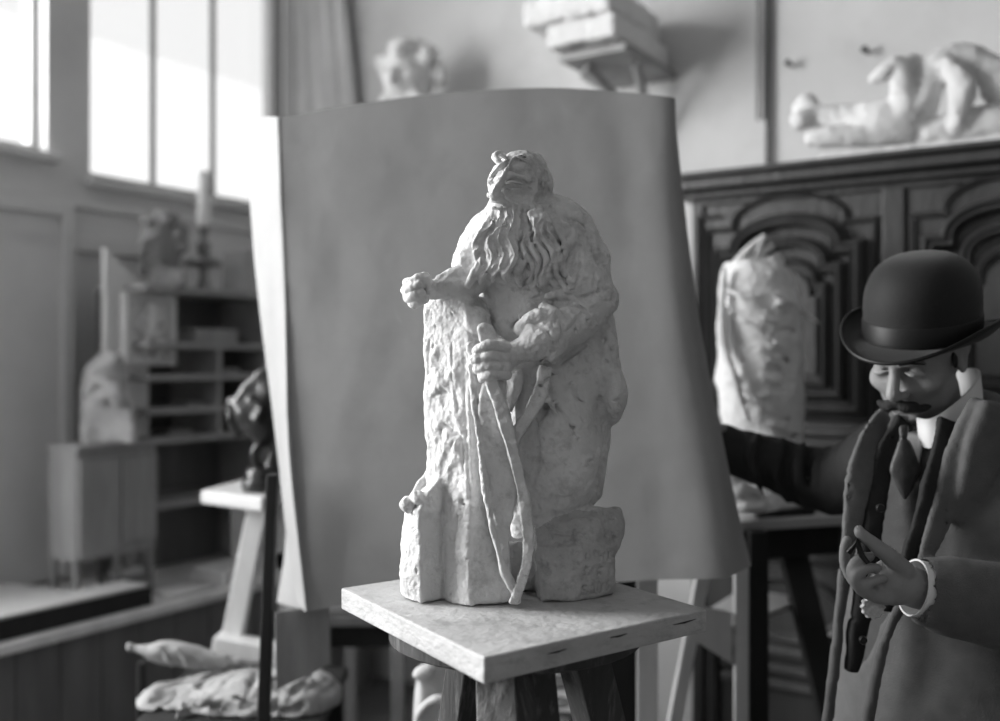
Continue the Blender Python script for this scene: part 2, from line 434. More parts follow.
# daylight lamps added outside two windows to strengthen the light from the left
def day(n, e):
    u0, u1, s = WIN[n]; a = bpy.data.lights.new('daylight_boost', 'AREA'); a.shape = 'RECTANGLE'; a.size = u1 - u0; a.size_y = 3.6 - s; a.energy = e
    o = bpy.data.objects.new('daylight_boost', a); COL.objects.link(o); o.location = LEFT.T((u0 + u1) / 2, -.30, (s + 3.6) / 2)
    o.rotation_euler = Vector((-LEFT.ey[0], -LEFT.ey[1], 0)).to_track_quat('Z', 'Y').to_euler()
    return o
# the light leaves along -Z of the lamp, so +Z looks out of the room
DAY3 = day(3, 400)  # key lamp outside the added near window
DAY1 = day(1, 45)
sl = bpy.data.lights.new('facade_sun', 'SUN'); sl.energy = 2.2; sl.angle = .05  # added to brighten only the house front across the street
so_ = bpy.data.objects.new('facade_sun', sl); COL.objects.link(so_); so_.location = (3, -3, 9)
so_.rotation_euler = Vector((c33, -s33, .9)).to_track_quat('Z', 'Y').to_euler()
# dull house front across the street, seen through the panes
MB().box(-9, 9, -9.5, -9, 0, 6.0, LEFT, 0).build('facade', mat('pale_facade', .8, .9, .03, 1, 0), label='pale house front faintly seen through the tall window', cat='building')
# ------------------------------------------------------------ the sculptor's stand in front
h_ = .37; ZT = CAMZ - h_
def on_top(px, py, z=ZT):
    Y = (CAMZ - z) * F / (py - HY); return np.array(((px - HX) * Y / F, Y, z))
cL, cF, cR = on_top(341, 588), on_top(484, 657.5), on_top(707, 609); cB = cL + cR - cF
st = empty('modelling_stand', ((cL + cR)[0] / 2, (cL + cR)[1] / 2, 0), 'wooden sculptor\'s stand with a thick square top carrying the large bearded statue', 'stand')
th = .034
def dn(p, d): return (p[0], p[1], p[2] - d)
MB().hexa([dn(cL, th), dn(cF, th), dn(cR, th), dn(cB, th), cL, cF, cR, cB], .0025).build('tabletop', M['topwood'], st)
cc = (cF + cB) / 2
# cracks and seam in the board edge are small dark grooves
def edgept(a, b, t, d, out=.0006):
    p = a + (b - a) * t; n = np.cross(b - a, (0, 0, 1)); n = n / np.linalg.norm(n); return (p[0] + n[0] * out, p[1] + n[1] * out, p[2] - d)
for t0, d0, t1, d1 in ((.25, .013, .33, .012), (.52, .010, .60, .010), (.82, .012, .94, .011)):
    MB().tube([edgept(cF, cR, t0, d0), edgept(cF, cR, (t0 + t1) / 2, (d0 + d1) / 2 + .001), edgept(cF, cR, t1, d1)], [.0003, .0013, .0003], 6).build('crack', M['dark'], st)
def lathe(name, c, prof, m, parent, **k): return MB().lathe(c, prof).build(name, m, parent, smooth=True, **k)
z1 = ZT - th
lathe('turntable', (cc[0], cc[1], 0), [(0.001, z1 - .026), (.190, z1 - .026), (.197, z1 - .022), (.197, z1 - .004), (.19, z1), (.001, z1)], M['legwood'], st)
zb = z1 - .026
# four splayed legs
def leg(px_t, px_b, Yt, Yb, w, d, mt, upv=(0, 1, 0), parent=st, zt=zb, name='leg', pb=712):
    a = np.array(((px_t - HX) * Yt / F, Yt, zt)); q = P(px_b, pb, Yb); dirv = q - a; b = a + dirv * (zt / (zt - q[2]))
    return MB().beam(a, b, w, d, upv).build(name, mt, parent)
leg(505, 507, cF[1] + .17, cF[1] + .13, .062, .07, M['legwood'], (.35, 1, 0))
leg(580, 597, cR[1] + .02, cR[1] + .05, .062, .055, M['legwood'], (-.6, 1, 0))
leg(472, 459, cL[1] + .01, cL[1] + .03, .045, .05, M['legwood'], (.9, 1, 0))
leg(534, 545, cB[1] - .12, cB[1] - .06, .05, .05, M['legwood'])
# stretcher block under the turntable
MB().lathe((cc[0], cc[1], 0), [(.001, zb - .05), (.05, zb - .05), (.06, zb), (.001, zb)]).build('hub', M['legwood'], st, smooth=True)

# ------------------------------------------------------------ the bearded statue
Y0, U = 1.60, .0016
def S(px, py, d=0.): return P(px, py, Y0 + d * U)
VH = .0018
c = Clay((-.20, 1.42, 1.075), (.235, 1.79, 1.80), VH)
u = U
H = lambda pts, rd=3, k=4, sub=False: c.hull([S(*p) for p in pts], rd * u, k * u, sub)
Tb = lambda pts, r, k=3, sub=False, sm=5: c.tube([S(*p) for p in pts], [q * u for q in r] if hasattr(r, '__len__') else r * u, k * u, sub, sm)
E = lambda p, r, yaw=0, pitch=0, roll=0, k=4, sub=False: c.ell(S(*p), [q * u for q in r], rot(yaw, pitch, roll), k * u, sub)
def base(px, py, lift=0):
    q = on_top(px, py, ZT - .001); return (px, py, (q[1] - Y0) / U)
def sf(x, y):
    r = c.surf(lambda d: S(x, y, d), -95, 90, 150); return r
def drape(p, r, k=2.5, sub=True, off=0., sm=4):
    q = [(x, y, sf(x, y)) for x, y in p]
    if any(z_ is None for _, _, z_ in q): return
    md = sorted(z_ for _, _, z_ in q)[len(q) // 2]
    if max(abs(z_ - md) for _, _, z_ in q) > 30: return
    Tb([(x, y, z_ + off) for x, y, z_ in q], r, k, sub, sm)
# upright stone slab, its corner towards the viewer
H([(421, 304, -8), (441, 293, -22), (468, 296, -40), (484, 300, -22), (500, 330, 6), (470, 292, 20), (440, 297, 18),
   (424, 440, -14), (431, 598, -20), (466, 480, -50), base(469, 607), (496, 480, -22), (502, 600, -34), (470, 596, 20), (430, 590, 10), (428, 500, -14)], 2, 3)
# rough stone at the foot, left
H([(408, 512, -26), (440, 476, -34), (447, 486, -16), (420, 505, -50), (404, 506, -10), (400, 560, -34), base(399, 596), base(405, 602), base(421, 606), (446, 600, -38), (446, 592, 0), (398, 585, 0), (430, 480, 6)], 2, 3)
H([(444, 500, -34), (470, 470, -50), (468, 540, -60), base(446, 604), base(470, 609), (500, 560, -40), base(512, 603), base(519, 599), (500, 590, 10), (450, 590, 10), (490, 500, -20)], 2, 3)
Tb([(444, 500, -52), (446, 560, -58), (447, 612, -62)], [3, 5, 6], 5, True)
H([(470, 565, -58), (492, 556, -50), (508, 572, -52), (519, 600, -58), base(512, 603), base(474, 608), (480, 590, 0), (505, 590, 0)], 3, 3)
for i in range(6):
    Tb([(474 + i * 6, 566 + i * 2, -62), (480 + i * 6, 582, -64), (482 + i * 6, 600, -66)], 1.1, 1, True, 3)
# seat block
H([(534, 524, -30), (556, 512, -20), (575, 506, -10), (606, 504, -6), (624, 506, 8), (628, 518, 0), (628, 533, -4), (617, 556, -16), (534, 556, -44), (574, 552, -46), (532, 530, -20), (600, 530, -28),
   (534, 540, 50), (612, 545, 50), (615, 508, 50)], 3, 4)
H([(534, 548, -44), (574, 545, -46), (617, 545, -20), base(538, 603), base(542, 604), base(576, 602.5), base(612, 596), (615, 590, -20), (534, 590, 40), (612, 590, 50), (612, 545, 50), (530, 545, 40)], 2, 4)
H([(505, 541, -8), (536, 538, -16), (536, 552, -18), (505, 552, -6), (505, 545, 30), (536, 545, 30), (508, 590, 10), (536, 590, 10), (536, 590, -10), (510, 590, -4)], 3, 4)
Tb([(574, 545, -50), (572, 570, -51), (575, 604, -53)], 1.2, 2, True)
Tb([(536, 548, -47), (560, 546, -50), (585, 549, -44), (615, 546, -24)], 1.2, 2, True)
# worn lettering cut into the block (rows of shallow strokes, as faint as in the cast)
def strokes(rows):
    for l in rows: drape(l, .85, .4, True, .1, 1)
strokes([[(586, 552), (585, 558), (588, 562), (591, 558), (590, 552)], [(595, 552), (595, 561)], [(600, 561), (600, 552), (605, 560), (605, 551)], [(612, 551), (608, 551), (608, 560), (612, 559)], [(608, 555), (611, 555)],
         [(583, 570), (588, 568), (586, 574), (582, 576)], [(592, 568), (592, 575)], [(597, 568), (602, 567)], [(599, 568), (600, 575)],
         [(586, 586), (582, 587), (582, 590), (586, 591), (586, 595), (581, 595)], [(590, 586), (590, 594), (594, 593), (594, 585), (590, 586)], [(598, 585), (598, 592), (602, 592), (602, 584)], [(609, 582), (606, 584), (609, 587), (606, 590)]])
# robe
H([(506, 325, -26), (548, 318, -44), (594, 322, -30), (616, 372, -8), (622, 395, -2), (619, 420, 0), (610, 460, 2), (607, 506, 2), (577, 508, -34), (520, 535, -34), (512, 440, -36), (540, 400, -50), (580, 400, -42),
   (508, 330, 42), (600, 330, 52), (622, 395, 46), (607, 505, 50), (515, 520, 40)], 8, 6)
E((612, 392, 10), (14, 40, 34), k=8); E((604, 350, 10), (14, 30, 44), k=8)
E((560, 450, -20), (40, 24, 56), k=8)
H([(506, 380, 10), (526, 380, 0), (528, 470, 0), (510, 500, 10), (506, 520, 20), (530, 540, 10), (506, 540, 30), (520, 380, 50), (520, 540, 50)], 4, 6)
# torso and shawl
E((530, 262, 6), (58, 46, 70), k=10); E((560, 240, 4), (38, 40, 44), roll=-20, k=10)
E((486, 246, 0), (27, 30, 42), roll=28, k=10); E((580, 285, 0), (30, 40, 56), k=10)
H([(548, 192, -8), (575, 206, -2), (596, 236, 0), (600, 270, 6), (530, 200, 0), (500, 212, 6), (560, 200, 30), (590, 240, 40), (505, 215, 30)], 8, 8)
E((602, 298, 0), (11, 26, 22), roll=8, k=5); E((562, 302, -26), (20, 14, 16), k=6); E((600, 262, 2), (8, 20, 18), k=6)
E((468, 262, -8), (16, 24, 20), roll=30, k=6)
E((530, 215, 0), (22, 22, 30), k=6)
# chest seen below the beard
E((525, 312, -6), (34, 36, 34), k=6)
# right arm laid along the top of the slab
Tb([(476, 268, -16), (470, 284, -22), (445, 287, -26), (428, 290, -28)], [17, 14, 10.5, 9], 4)
Tb([(474, 276, -20), (455, 274, -26), (438, 277, -30)], [12, 7, 3], 3)
E((417, 291, -28), (11, 12, 14), roll=-10, k=3)
for i, (x, y, dd) in enumerate(((410, 281, -36), (409, 289, -38), (411, 297, -38), (415, 303, -36))):
    Tb([(x + 10, y - 4, dd - 4), (x, y, dd + 1), (x - 3, y + 1, dd + 12)], [4.6, 5, 4.6], 1.6, sm=4)
Tb([(430, 290, -34), (427, 281, -38), (424, 277, -34)], [5, 6, 5.5], 2)
for p in ([(419, 276, -44), (424, 286, -45), (432, 296, -42)], [(408, 285, -46), (420, 296, -48), (426, 304, -44)], [(440, 278, -38), (449, 286, -40), (448, 297, -38)]): Tb(p, 1.1, 1, True, 4)
# head turned down to the left
E((521, 182, -6), (28, 28, 30), k=5); E((508, 186, -18), (19, 20, 22), roll=6, k=5); E((524, 193, -22), (14, 13, 14), k=5); E((512, 170, -22), (18, 16, 9), k=5)
E((501, 193, -28), (11, 13, 14), k=4); E((500, 205, -30), (10, 12, 9), k=4)
Tb([(496, 180, -42), (507, 175, -44), (518, 176, -42), (530, 181, -34)], [2.4, 3, 2.8, 2], 2)
E((516, 183.5, -44), (9, 5.5, 4.2), roll=8, k=2.5, sub=True); E((515, 185, -36.5), (6, 3.4, 3), roll=8, k=1)
Tb([(506, 183, -41), (515, 181.5, -43), (525, 185, -39), (532, 188, -34)], [1.2, 1.7, 1.5, .8], .7); Tb([(508, 188.5, -40), (516, 189.5, -41), (525, 188.5, -38)], [.8, 1.2, .8], 1)
E((496, 184, -44), (3.5, 4, 3), k=1.5, sub=True)
Tb([(503, 177, -44), (498, 186, -50), (493, 195, -53)], [3, 4, 5], 2.5); E((500, 196, -48), (4.6, 4, 3.6), k=1.5); E((489, 195, -44), (3, 4, 3), k=1.5)
Tb([(505, 193, -46), (512, 201, -42), (516, 211, -38)], [1.4, 1.8, 1.4], 2, True); Tb([(512, 192, -42), (522, 200, -36), (524, 209, -34)], [1, 1.6, 1.2], 2, True)
Tb([(492, 201, -48), (500, 200.5, -50), (508, 205, -44), (511, 214, -40)], [2.4, 3, 3, 2], 1); Tb([(492, 205, -50), (504, 205.5, -50)], 1, .6, True); Tb([(492, 208, -46), (501, 208.5, -47)], [2, 2.6], 1)
for p in ([(507, 169, -44), (517, 168, -44), (527, 173, -38)], [(508, 165, -42), (518, 163, -42)], [(528, 188, -36), (535, 192, -30)], [(527, 184, -37), (535, 183, -30)]): Tb(p, [.7, 1.1, .7][:len(p)], 1.2, True, 3)
for i in range(7):   # fringe combed down over the left temple
    o = i * 3.2
    Tb([(514 - o * .3, 158 + o * .2, -33 + o * .9), (503 - o * .45, 164 + o * .45, -40 + o), (494 - o * .2, 173 + o * .5, -38 + o), (489 + o * .05, 183 + o * .4, -32 + o)], [2, 2.6, 2.3, 1.2], .8)
Tb([(499, 162, -34), (495, 157, -30), (499, 154, -24), (504, 156, -22)], [3, 3.6, 3.6, 3], 1.2)
for i in range(5):   # waves of hair from the parting back to the ear
    o = i * 4
    Tb([(513 + o * .8, 157 - o * .1, -32 + o * 1.6), (524 + o * .8, 158 - o * .1, -34 + o * 1.8), (534 + o * .5, 166 - o * .3, -30 + o * 1.7), (541 + o * .25, 176 - o * .3, -24 + o * 1.4)], [2, 2.8, 3, 2], 1)
Tb([(541, 170, -16), (547, 180, -12), (547, 192, -8), (543, 203, -4)], [5, 6, 6, 6], 3); Tb([(532, 168, -28), (537, 176, -26), (536, 186, -25), (533, 196, -26)], [2, 3, 3, 2.6], 1.5)
E((541, 186, -20), (5, 6, 9), roll=10, k=2); E((540, 186, -26), (2.4, 3, 5), roll=10, k=1, sub=True)
Tb([(533, 192, -28), (530, 202, -32), (524, 210, -36)], [3.5, 4, 4], 2)
E((532, 200, 8), (14, 16, 20), k=5); E((535, 180, 2), (14.5, 20, 24), k=4)
for i in range(6): Tb([(528 + i * 3, 157 + i * 1.5, -18 + i * 6), (541 + i * 1.4, 165 + i * 2, -14 + i * 6), (548, 180 + i, -10 + i * 6), (545, 196, -8 + i * 6)], [2, 3.2, 3.4, 3], 1.2)
# beard: mass and wavy locks
E((513, 235, -22), (34, 26, 44), k=5); E((512, 262, -24), (38, 24, 28), k=5); E((540, 262, -22), (24, 20, 26), k=5)
nb = 8
for i in range(nb):
    f = i / (nb - 1); x0 = 493 + f * 44; x1 = 474 + f * 84; d0 = -44 + abs(f - .4) * 22; ln = 287 - 6 * math.sin(f * 5)
    pts = []
    for j in range(9):
        g_ = j / 8; y = 207 + (ln - 207) * g_; x = x0 + (x1 - x0) * min(1, g_ * 1.25) ** .8 + 5.0 * math.sin(g_ * 11 + f * 2.2) * (0.35 + g_ * .9)
        pts.append((x, y, d0 - 6 * math.sin(g_ * 3.0) + 2.5 * math.cos(g_ * 11 + f * 2.2)))
    Tb(pts, [3.6, 4.2, 5, 5.6, 6, 6, 5.6, 4.6, 2.6], .8, sm=3)
    for o_ in (-2.2, 2.2): Tb([(x + o_, y, z - 5.2) for x, y, z in pts[:-1]], .8, 1, True, 3)
for i in range(nb - 1):
    f = (i + .5) / (nb - 1); x0 = 493 + f * 44; x1 = 474 + f * 84; d0 = -50 + abs(f - .4) * 22; pts = []
    for j in range(9):
        g_ = j / 8; y = 212 + 74 * g_; x = x0 + (x1 - x0) * min(1, g_ * 1.25) ** .8 + 5.0 * math.sin(g_ * 11 + f * 2.2) * (0.35 + g_ * .9); pts.append((x, y, d0 - 6 * math.sin(g_ * 3.0)))
    Tb(pts, 1.9, 1.5, True, 3)
# one hand's worth of combed lock on the right (fingers running through the beard)
for i, (x, y) in enumerate(((530, 214), (535, 212), (540, 212), (545, 215))):
    Tb([(x, y, -50), (x + 5, y + 11, -54), (x + 8, y + 22, -50)], [3.4, 3.6, 3], .8)
for (x, y) in ((541, 240), (548, 244), (536, 246)): E((x, y, -48), (6, 5, 5.5), k=1.5)
for (x, y) in ((535, 258), (545, 260), (552, 252)): Tb([(x, y - 8, -46), (x + 1, y + 3, -48), (x, y + 12, -44)], [3, 4.6, 3], 1)
# shawl edge and folds on the right shoulder
Tb([(553, 205, -30), (570, 225, -34), (572, 240, -40), (556, 262, -44), (540, 284, -42)], [3, 4, 3.5, 3, 3], 6)
Tb([(578, 216, -26), (580, 250, -36), (578, 275, -40), (568, 292, -40), (548, 296, -42)], [3, 4, 4, 4, 3], 6)
Tb([(590, 230, -20), (596, 262, -26), (594, 290, -30), (588, 310, -32)], [3, 4, 4, 3], 6)
for p in ([(552, 232, -46), (568, 216, -36), (586, 226, -30)], [(566, 246, -50), (553, 268, -52), (538, 290, -50)], [(586, 236, -40), (586, 270, -46), (576, 300, -46)], [(560, 250, -48), (566, 268, -50), (560, 284, -50)], [(596, 276, -26), (600, 300, -24), (592, 316, -34)]): Tb(p, 1.8, 2.5, True, 4)
# left forearm, wide sleeve, hand closed round the shaft
Tb([(598, 300, -14), (578, 322, -36), (552, 336, -52), (536, 344, -60)], [20, 20, 19, 15], 5)
Tb([(544, 308, -52), (556, 318, -58), (566, 336, -58), (552, 356, -60)], [5, 6, 7, 6], 3)
Tb([(528, 322, -56), (540, 316, -58), (552, 318, -60)], [6, 7, 5], 3); E((524, 330, -56), (9, 6, 8), roll=25, k=3); E((536, 332, -62), (10, 5, 5), roll=30, k=2)
Tb([(533, 346, -60), (517, 352, -62), (506, 354, -60)], [12, 10.5, 9.5], 4)
E((504, 356, -60), (15, 9, 14), roll=12, k=3)
for i, (y, x1) in enumerate(((346, 477), (356, 475), (365, 477), (373, 482))):
    Tb([(506, y + 2, -70), (490, y - 1 + i, -75), (x1, y + 4, -70), (x1 + 3, y + 5, -58)], [4.8, 5, 4.7, 3.8], 1, sm=4)
for y in (352, 361.5, 370): Tb([(500, y + 1, -80), (488, y + 1, -81), (476, y + 4, -76)], .9, .8, True, 4)
Tb([(508, 350, -66), (500, 344, -58), (490, 342, -50)], [5, 4.5, 3.5], 2)
# long blade and bowed bands from the hand to the base
H([(475, 326, -58), (481, 321, -60), (493, 322, -58), (496, 328, -52), (478, 340, -62), (497, 350, -60), (482, 350, -62), (486, 326, -46), (495, 350, -46), (480, 346, -48)], 2, 2)
H([(456, 306, -40), (464, 303, -44), (486, 305, -40), (494, 315, -28), (498, 345, -20), (462, 322, -46), (470, 335, -48), (480, 306, -16), (498, 345, -8), (470, 340, -20)], 4, 3)
pl = [(486, 372), (505, 374), (508, 400), (512, 430), (519, 470), (516, 505), (509, 535), (510, 570), (520, 592), (508, 582), (497, 545), (489, 500), (482, 450), (478, 405)]
for a, b, a2, b2 in ((0, 1, 13, 2), (13, 2, 12, 3), (12, 3, 11, 4), (11, 4, 10, 5), (10, 5, 10, 6), (10, 6, 9, 7), (9, 7, 8, 8)):
    q = []
    for k_ in {a, b, a2, b2}:
        x, y = pl[k_]; q += [(x, y, -66), (x, y, -52)]
    H(q, 1.5, 2)
Tb([(470, 345, -58), (474, 400, -60), (479, 440, -66), (486, 490, -70), (495, 540, -72), (507, 578, -72), (519, 602, -68)], [3, 3, 3, 3.2, 3.4, 3.4, 3], 1.5)
def band(p, wd, dp):   # flat ribbon: hulls between successive stations
    q = spline([np.append(np.array(a, float), w_) for a, w_ in zip(p, wd)], 7)
    for a, b in zip(q[:-1], q[1:]):
        ta = b[:2] - a[:2]; n = np.array((-ta[1], ta[0])) / (np.linalg.norm(ta) + 1e-9); pts = []
        for s_, o in ((a, -1), (a, 1), (b, -1), (b, 1)):
            for dd in (-dp, dp): pts.append((s_[0] + n[0] * o * s_[3], s_[1] + n[1] * o * s_[3], s_[2] + dd))
        H(pts, 0, 0)
band([(490, 378, -68), (502, 412, -70), (513, 450, -72), (523, 495, -74), (528, 535, -74), (525, 570, -72), (514, 604, -68)], [6, 6.5, 6, 5.5, 5.2, 5, 5], 6)
band([(546, 366, -46), (541, 390, -50), (531, 412, -56), (517, 434, -62), (511, 452, -66)], [6.5, 6.5, 6, 5, 4], 6)
H([(505, 372, -40), (523, 366, -42), (523, 392, -44), (510, 416, -44), (504, 395, -42), (514, 385, -52), (508, 370, -20), (523, 370, -20), (512, 412, -24)], 1.5, 2)
# toes and sloping shin behind the slab
H([(428, 460, -6), (412, 484, -12), (404, 500, -16), (430, 500, -10), (428, 470, 14), (410, 505, 6), (430, 505, 10)], 3, 3)
E((408, 504, -34), (8, 10, 7.5), roll=20, k=2); E((418, 498, -38), (8, 9, 6.5), roll=25, k=2); E((424, 512, -40), (10, 7, 6), k=2)
# relief on the lit face of the slab
for p, r in (([(437, 350), (432, 364), (440, 372), (450, 374)], [2, 3, 3, 2]), ([(430, 380), (438, 376), (446, 382), (452, 376)], [3, 4, 4, 3]), ([(440, 378), (436, 390), (428, 396)], [3, 3, 2]),
             ([(450, 350), (456, 372), (455, 392)], [1.5, 2, 1.5]), ([(437, 414), (441, 422), (437, 430), (433, 424)], [3, 4, 4, 3]), ([(449, 434), (456, 444), (459, 456), (450, 468), (446, 484)], [4, 6, 6, 4, 3]),
             ([(449, 440), (443, 454), (440, 470), (442, 486)], [4, 5.5, 4, 3]), ([(437, 440), (436, 470)], [2, 2]), ([(452, 492), (458, 502), (454, 516)], [3, 4, 3]), ([(440, 500), (436, 510)], [4, 3]),
             ([(458, 498), (461, 512), (454, 526), (447, 540)], [2, 3, 3, 2]), ([(446, 518), (452, 532), (460, 544)], [2, 3, 2]), ([(455, 400), (460, 424), (463, 446)], [1.4, 1.6, 1.4])):
    drape(p, r, 5, False, 2.2)
for p in ([(452, 344), (453, 380), (458, 410)], [(446, 424), (462, 436)], [(448, 462), (453, 442)], [(444, 490), (443, 512)], [(442, 430), (441, 450)], [(462, 440), (464, 470)], [(430, 340), (428, 372)], [(450, 500), (448, 522)], [(458, 516), (455, 540)], [(434, 396), (446, 392)]):
    drape(p, 1.3, 1.5)
drape([(463, 310), (465, 400), (470, 500)], 1, 3)
# folds of the robe and sleeves
for p, r in (([(566, 322), (590, 352), (614, 384)], 2.6), ([(592, 322), (606, 344), (616, 368)], 2.6), ([(556, 352), (580, 378), (604, 402)], 2), ([(552, 372), (572, 392), (600, 425)], 1.8),
          ([(540, 385), (548, 400), (538, 430)], 2), ([(536, 420), (538, 460), (530, 496)], 2), ([(603, 425), (602, 460), (599, 495)], 2), ([(548, 404), (562, 414), (580, 440)], 1.8),
          ([(532, 505), (552, 500), (574, 497)], 2), ([(560, 520), (590, 514), (612, 520)], 1.6), ([(600, 512), (606, 530), (612, 542)], 1.6), ([(545, 524), (560, 534), (580, 530)], 1.4),
          ([(500, 222), (480, 240), (468, 262)], 2), ([(490, 230), (480, 250), (474, 266)], 1.8), ([(560, 212), (582, 236), (600, 270)], 2.6), ([(552, 226), (566, 220), (584, 228)], 2),
          ([(578, 236), (582, 262), (574, 292)], 2.4), ([(592, 246), (596, 270), (592, 296)], 2.2), ([(560, 292), (580, 298), (600, 290)], 2), ([(552, 300), (570, 304), (590, 314)], 2.4), ([(566, 332), (578, 320), (588, 304)], 2),
          ([(566, 250), (560, 268), (550, 284)], 2), ([(530, 300), (540, 296), (552, 292)], 1.6), ([(604, 302), (612, 300), (612, 288)], 2), ([(536, 366), (552, 366), (570, 354)], 2), ([(585, 345), (562, 362), (545, 382)], 2.2),
          ([(556, 314), (562, 326), (560, 342)], 1.6), ([(532, 324), (544, 328), (552, 340)], 1.6), ([(600, 330), (612, 352), (619, 380)], 2), ([(520, 318), (512, 330), (510, 342)], 1.5)):
    drape(p, [r * .6, r * 1.15, r * .6], 2.2, True, -.3)
for p, r in (([(574, 326), (600, 360), (618, 390)], 2.6), ([(560, 340), (590, 370), (608, 396)], 2.2), ([(570, 222), (588, 248), (598, 280)], 2), ([(556, 232), (570, 250), (566, 276)], 2.4), ([(570, 296), (588, 306), (600, 300)], 2),
             ([(546, 392), (556, 420), (548, 460)], 2.4), ([(560, 250), (572, 240), (582, 246)], 2)):
    drape(p, [r * .5, r, r * .5], 3, False, 0)
for i in range(7):   # strands at the temple
    a_ = [(511 - i * .6, 158 + i * 1.1), (502 - i * .2, 165 + i * 1.8), (495, 172 + i * 2.0), (489.5 + i * .3, 179 + i * 1.7)]
    drape([(x + 1.2, y + 1.2) for x, y in a_], [1, 1.5, 1.5, .8], 1, False, -.4); drape(a_, [.6, 1, 1, .6], .8)
for i in range(8):   # strands over the crown and behind the ear
    a_ = [(516 + i * 2.6, 155.5 + i * .3), (526 + i * 2.2, 160 + i * .6), (535 + i * 1.5, 170 - i * .4), (539 + i * 1.1, 182 - i * .6)]
    drape(a_, [.7, 1.4, 1.4, .8], 1.2)
for i in range(4): drape([(541 + i * 2, 180 + i), (542 + i * 2, 192), (538 + i * 2, 203)], [.7, 1.2, .8], 1.2)
for i in range(6):   # locks on the right of the beard
    x0 = 521 + i * 6.5; a_ = []
    for j in range(8):
        g_ = j / 7; a_.append((x0 + g_ * (6 + i * 1.6) + 4.2 * math.sin(g_ * 10 + i * .9), 216 + i * 1.5 + g_ * 68))
    drape(a_, [1.2, 2, 2.4, 2.4, 2.4, 2.2, 1.8, 1], 1.6, True, 0, 3); drape([(x + 3.4, y) for x, y in a_], [1, 2, 2.4, 2.6, 2.6, 2.4, 2, 1], 1.5, False, -.5, 3)
for i in range(9): drape([(491 + i * 2.4, 207), (490.5 + i * 2.6, 216), (492 + i * 2.4, 226)], .75, .6)
rs = random.Random(5)
for i in range(420):   # tool strokes left in the clay
    x, y = rs.uniform(405, 622), rs.uniform(210, 600)
    if y < 290 and x < 560 and x > 470: continue
    big = x > 510 and 370 < y < 540
    if x < 475 and y < 480 and rs.random() < .85: continue
    if 466 < x < 536 and y > 318: continue
    a = rs.uniform(-1.3, .2) if big else rs.uniform(-1.5, 1.5); L_ = rs.uniform(5, 15) if big else rs.uniform(3, 8)
    dx_, dy_ = L_ * math.cos(a) * .6, -L_ * math.sin(a)
    drape([(x, y), (x + dx_ * .5, y + dy_ * .5 + rs.uniform(-1, 1)), (x + dx_, y + dy_)], [.5, rs.uniform(1.2, 2.4) if x > 475 else 1.1, .5], 1.2, rs.random() < .62, 0, 2)
for i in range(60):   # pits
    x, y = rs.uniform(405, 622), rs.uniform(230, 600); z_ = sf(x, y)
    if z_ is not None: c.ball(S(x, y, z_), rs.uniform(.6, 1.3) * u, .0008, True)
c.M = np.eye(4)
c.hull([(-1, 1.0, ZT + .0012), (1, 1.0, ZT + .0012), (1, 2.2, ZT + .0012), (-1, 2.2, ZT + .0012), (-1, 1.0, ZT - .1), (1, 1.0, ZT - .1), (1, 2.2, ZT - .1), (-1, 2.2, ZT - .1)], 0, 0, True)
so = c.build('statue', M['plaster'], None, noise=((.0024, 26), (.0016, 70), (.0010, 170)), smooth=1,
             label='large plaster statue of a seated bearded man gripping a bow beside an upright slab', cat='statue')

# the seat block is rougher and darker than the figure
so.data.materials.append(M['plaster_dark'])
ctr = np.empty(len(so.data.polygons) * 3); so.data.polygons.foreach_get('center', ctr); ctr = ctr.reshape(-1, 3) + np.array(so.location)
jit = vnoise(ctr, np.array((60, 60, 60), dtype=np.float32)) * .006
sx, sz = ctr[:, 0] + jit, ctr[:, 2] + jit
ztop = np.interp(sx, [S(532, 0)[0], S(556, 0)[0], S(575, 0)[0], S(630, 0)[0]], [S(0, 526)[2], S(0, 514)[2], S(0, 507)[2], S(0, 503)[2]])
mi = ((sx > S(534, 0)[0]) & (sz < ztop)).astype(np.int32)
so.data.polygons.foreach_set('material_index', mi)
# ------------------------------------------------------------ hanging backdrop sheet on its easel
bd = empty('backdrop', (0.1, 2.15, 0), 'large plain grey cloth backdrop stretched upright behind the bearded statue', 'backdrop')
def sheet(rows, nu, nv, thick, m, name, parent, wav=0., **kw):
    """rows: lists of (px, py, Y), same length each, top row first; smooth surface with thickness"""
    rows = [spline([P(*q) for q in r], max(2, nu // (len(r) - 1))) for r in rows]
    k = len(rows[0]); cols = [spline([rows[i][j] for i in range(len(rows))], max(2, nv // (len(rows) - 1))) for j in range(k)]
    G = np.array(cols)                                   # k x m x 3
    du = np.gradient(G, axis=0); dv = np.gradient(G, axis=1); N_ = np.cross(du, dv); N_ /= np.linalg.norm(N_, axis=2)[..., None] + 1e-9
    if wav:
        G = G + N_ * (wav * vnoise(G, np.array((3.2, 3.2, 1.6), dtype=np.float32)) + wav * .35 * vnoise(G + 5, np.array((14, 14, 6), dtype=np.float32)) + wav * .12 * vnoise(G + 9, np.array((40, 40, 30), dtype=np.float32)))[..., None]
    a, b, _ = G.shape; B2 = G + N_ * thick; V = np.concatenate([G.reshape(-1, 3), B2.reshape(-1, 3)]); n = a * b; Fc = []
    for i in range(a - 1):
        for j in range(b - 1):
            q = (i * b + j, (i + 1) * b + j, (i + 1) * b + j + 1, i * b + j + 1); Fc.append(q); Fc.append(tuple(x + n for x in q[::-1]))
    for i in range(a - 1):
        for j in (0, b - 1): Fc.append((i * b + j, (i + 1) * b + j, (i + 1) * b + j + n, i * b + j + n))
    for j in range(b - 1):
        for i in (0, a - 1): Fc.append((i * b + j, i * b + j + 1, i * b + j + 1 + n, i * b + j + n))
    mb = MB(); mb.add(V, Fc); return mb.build(name, m, parent, smooth=True, **kw)
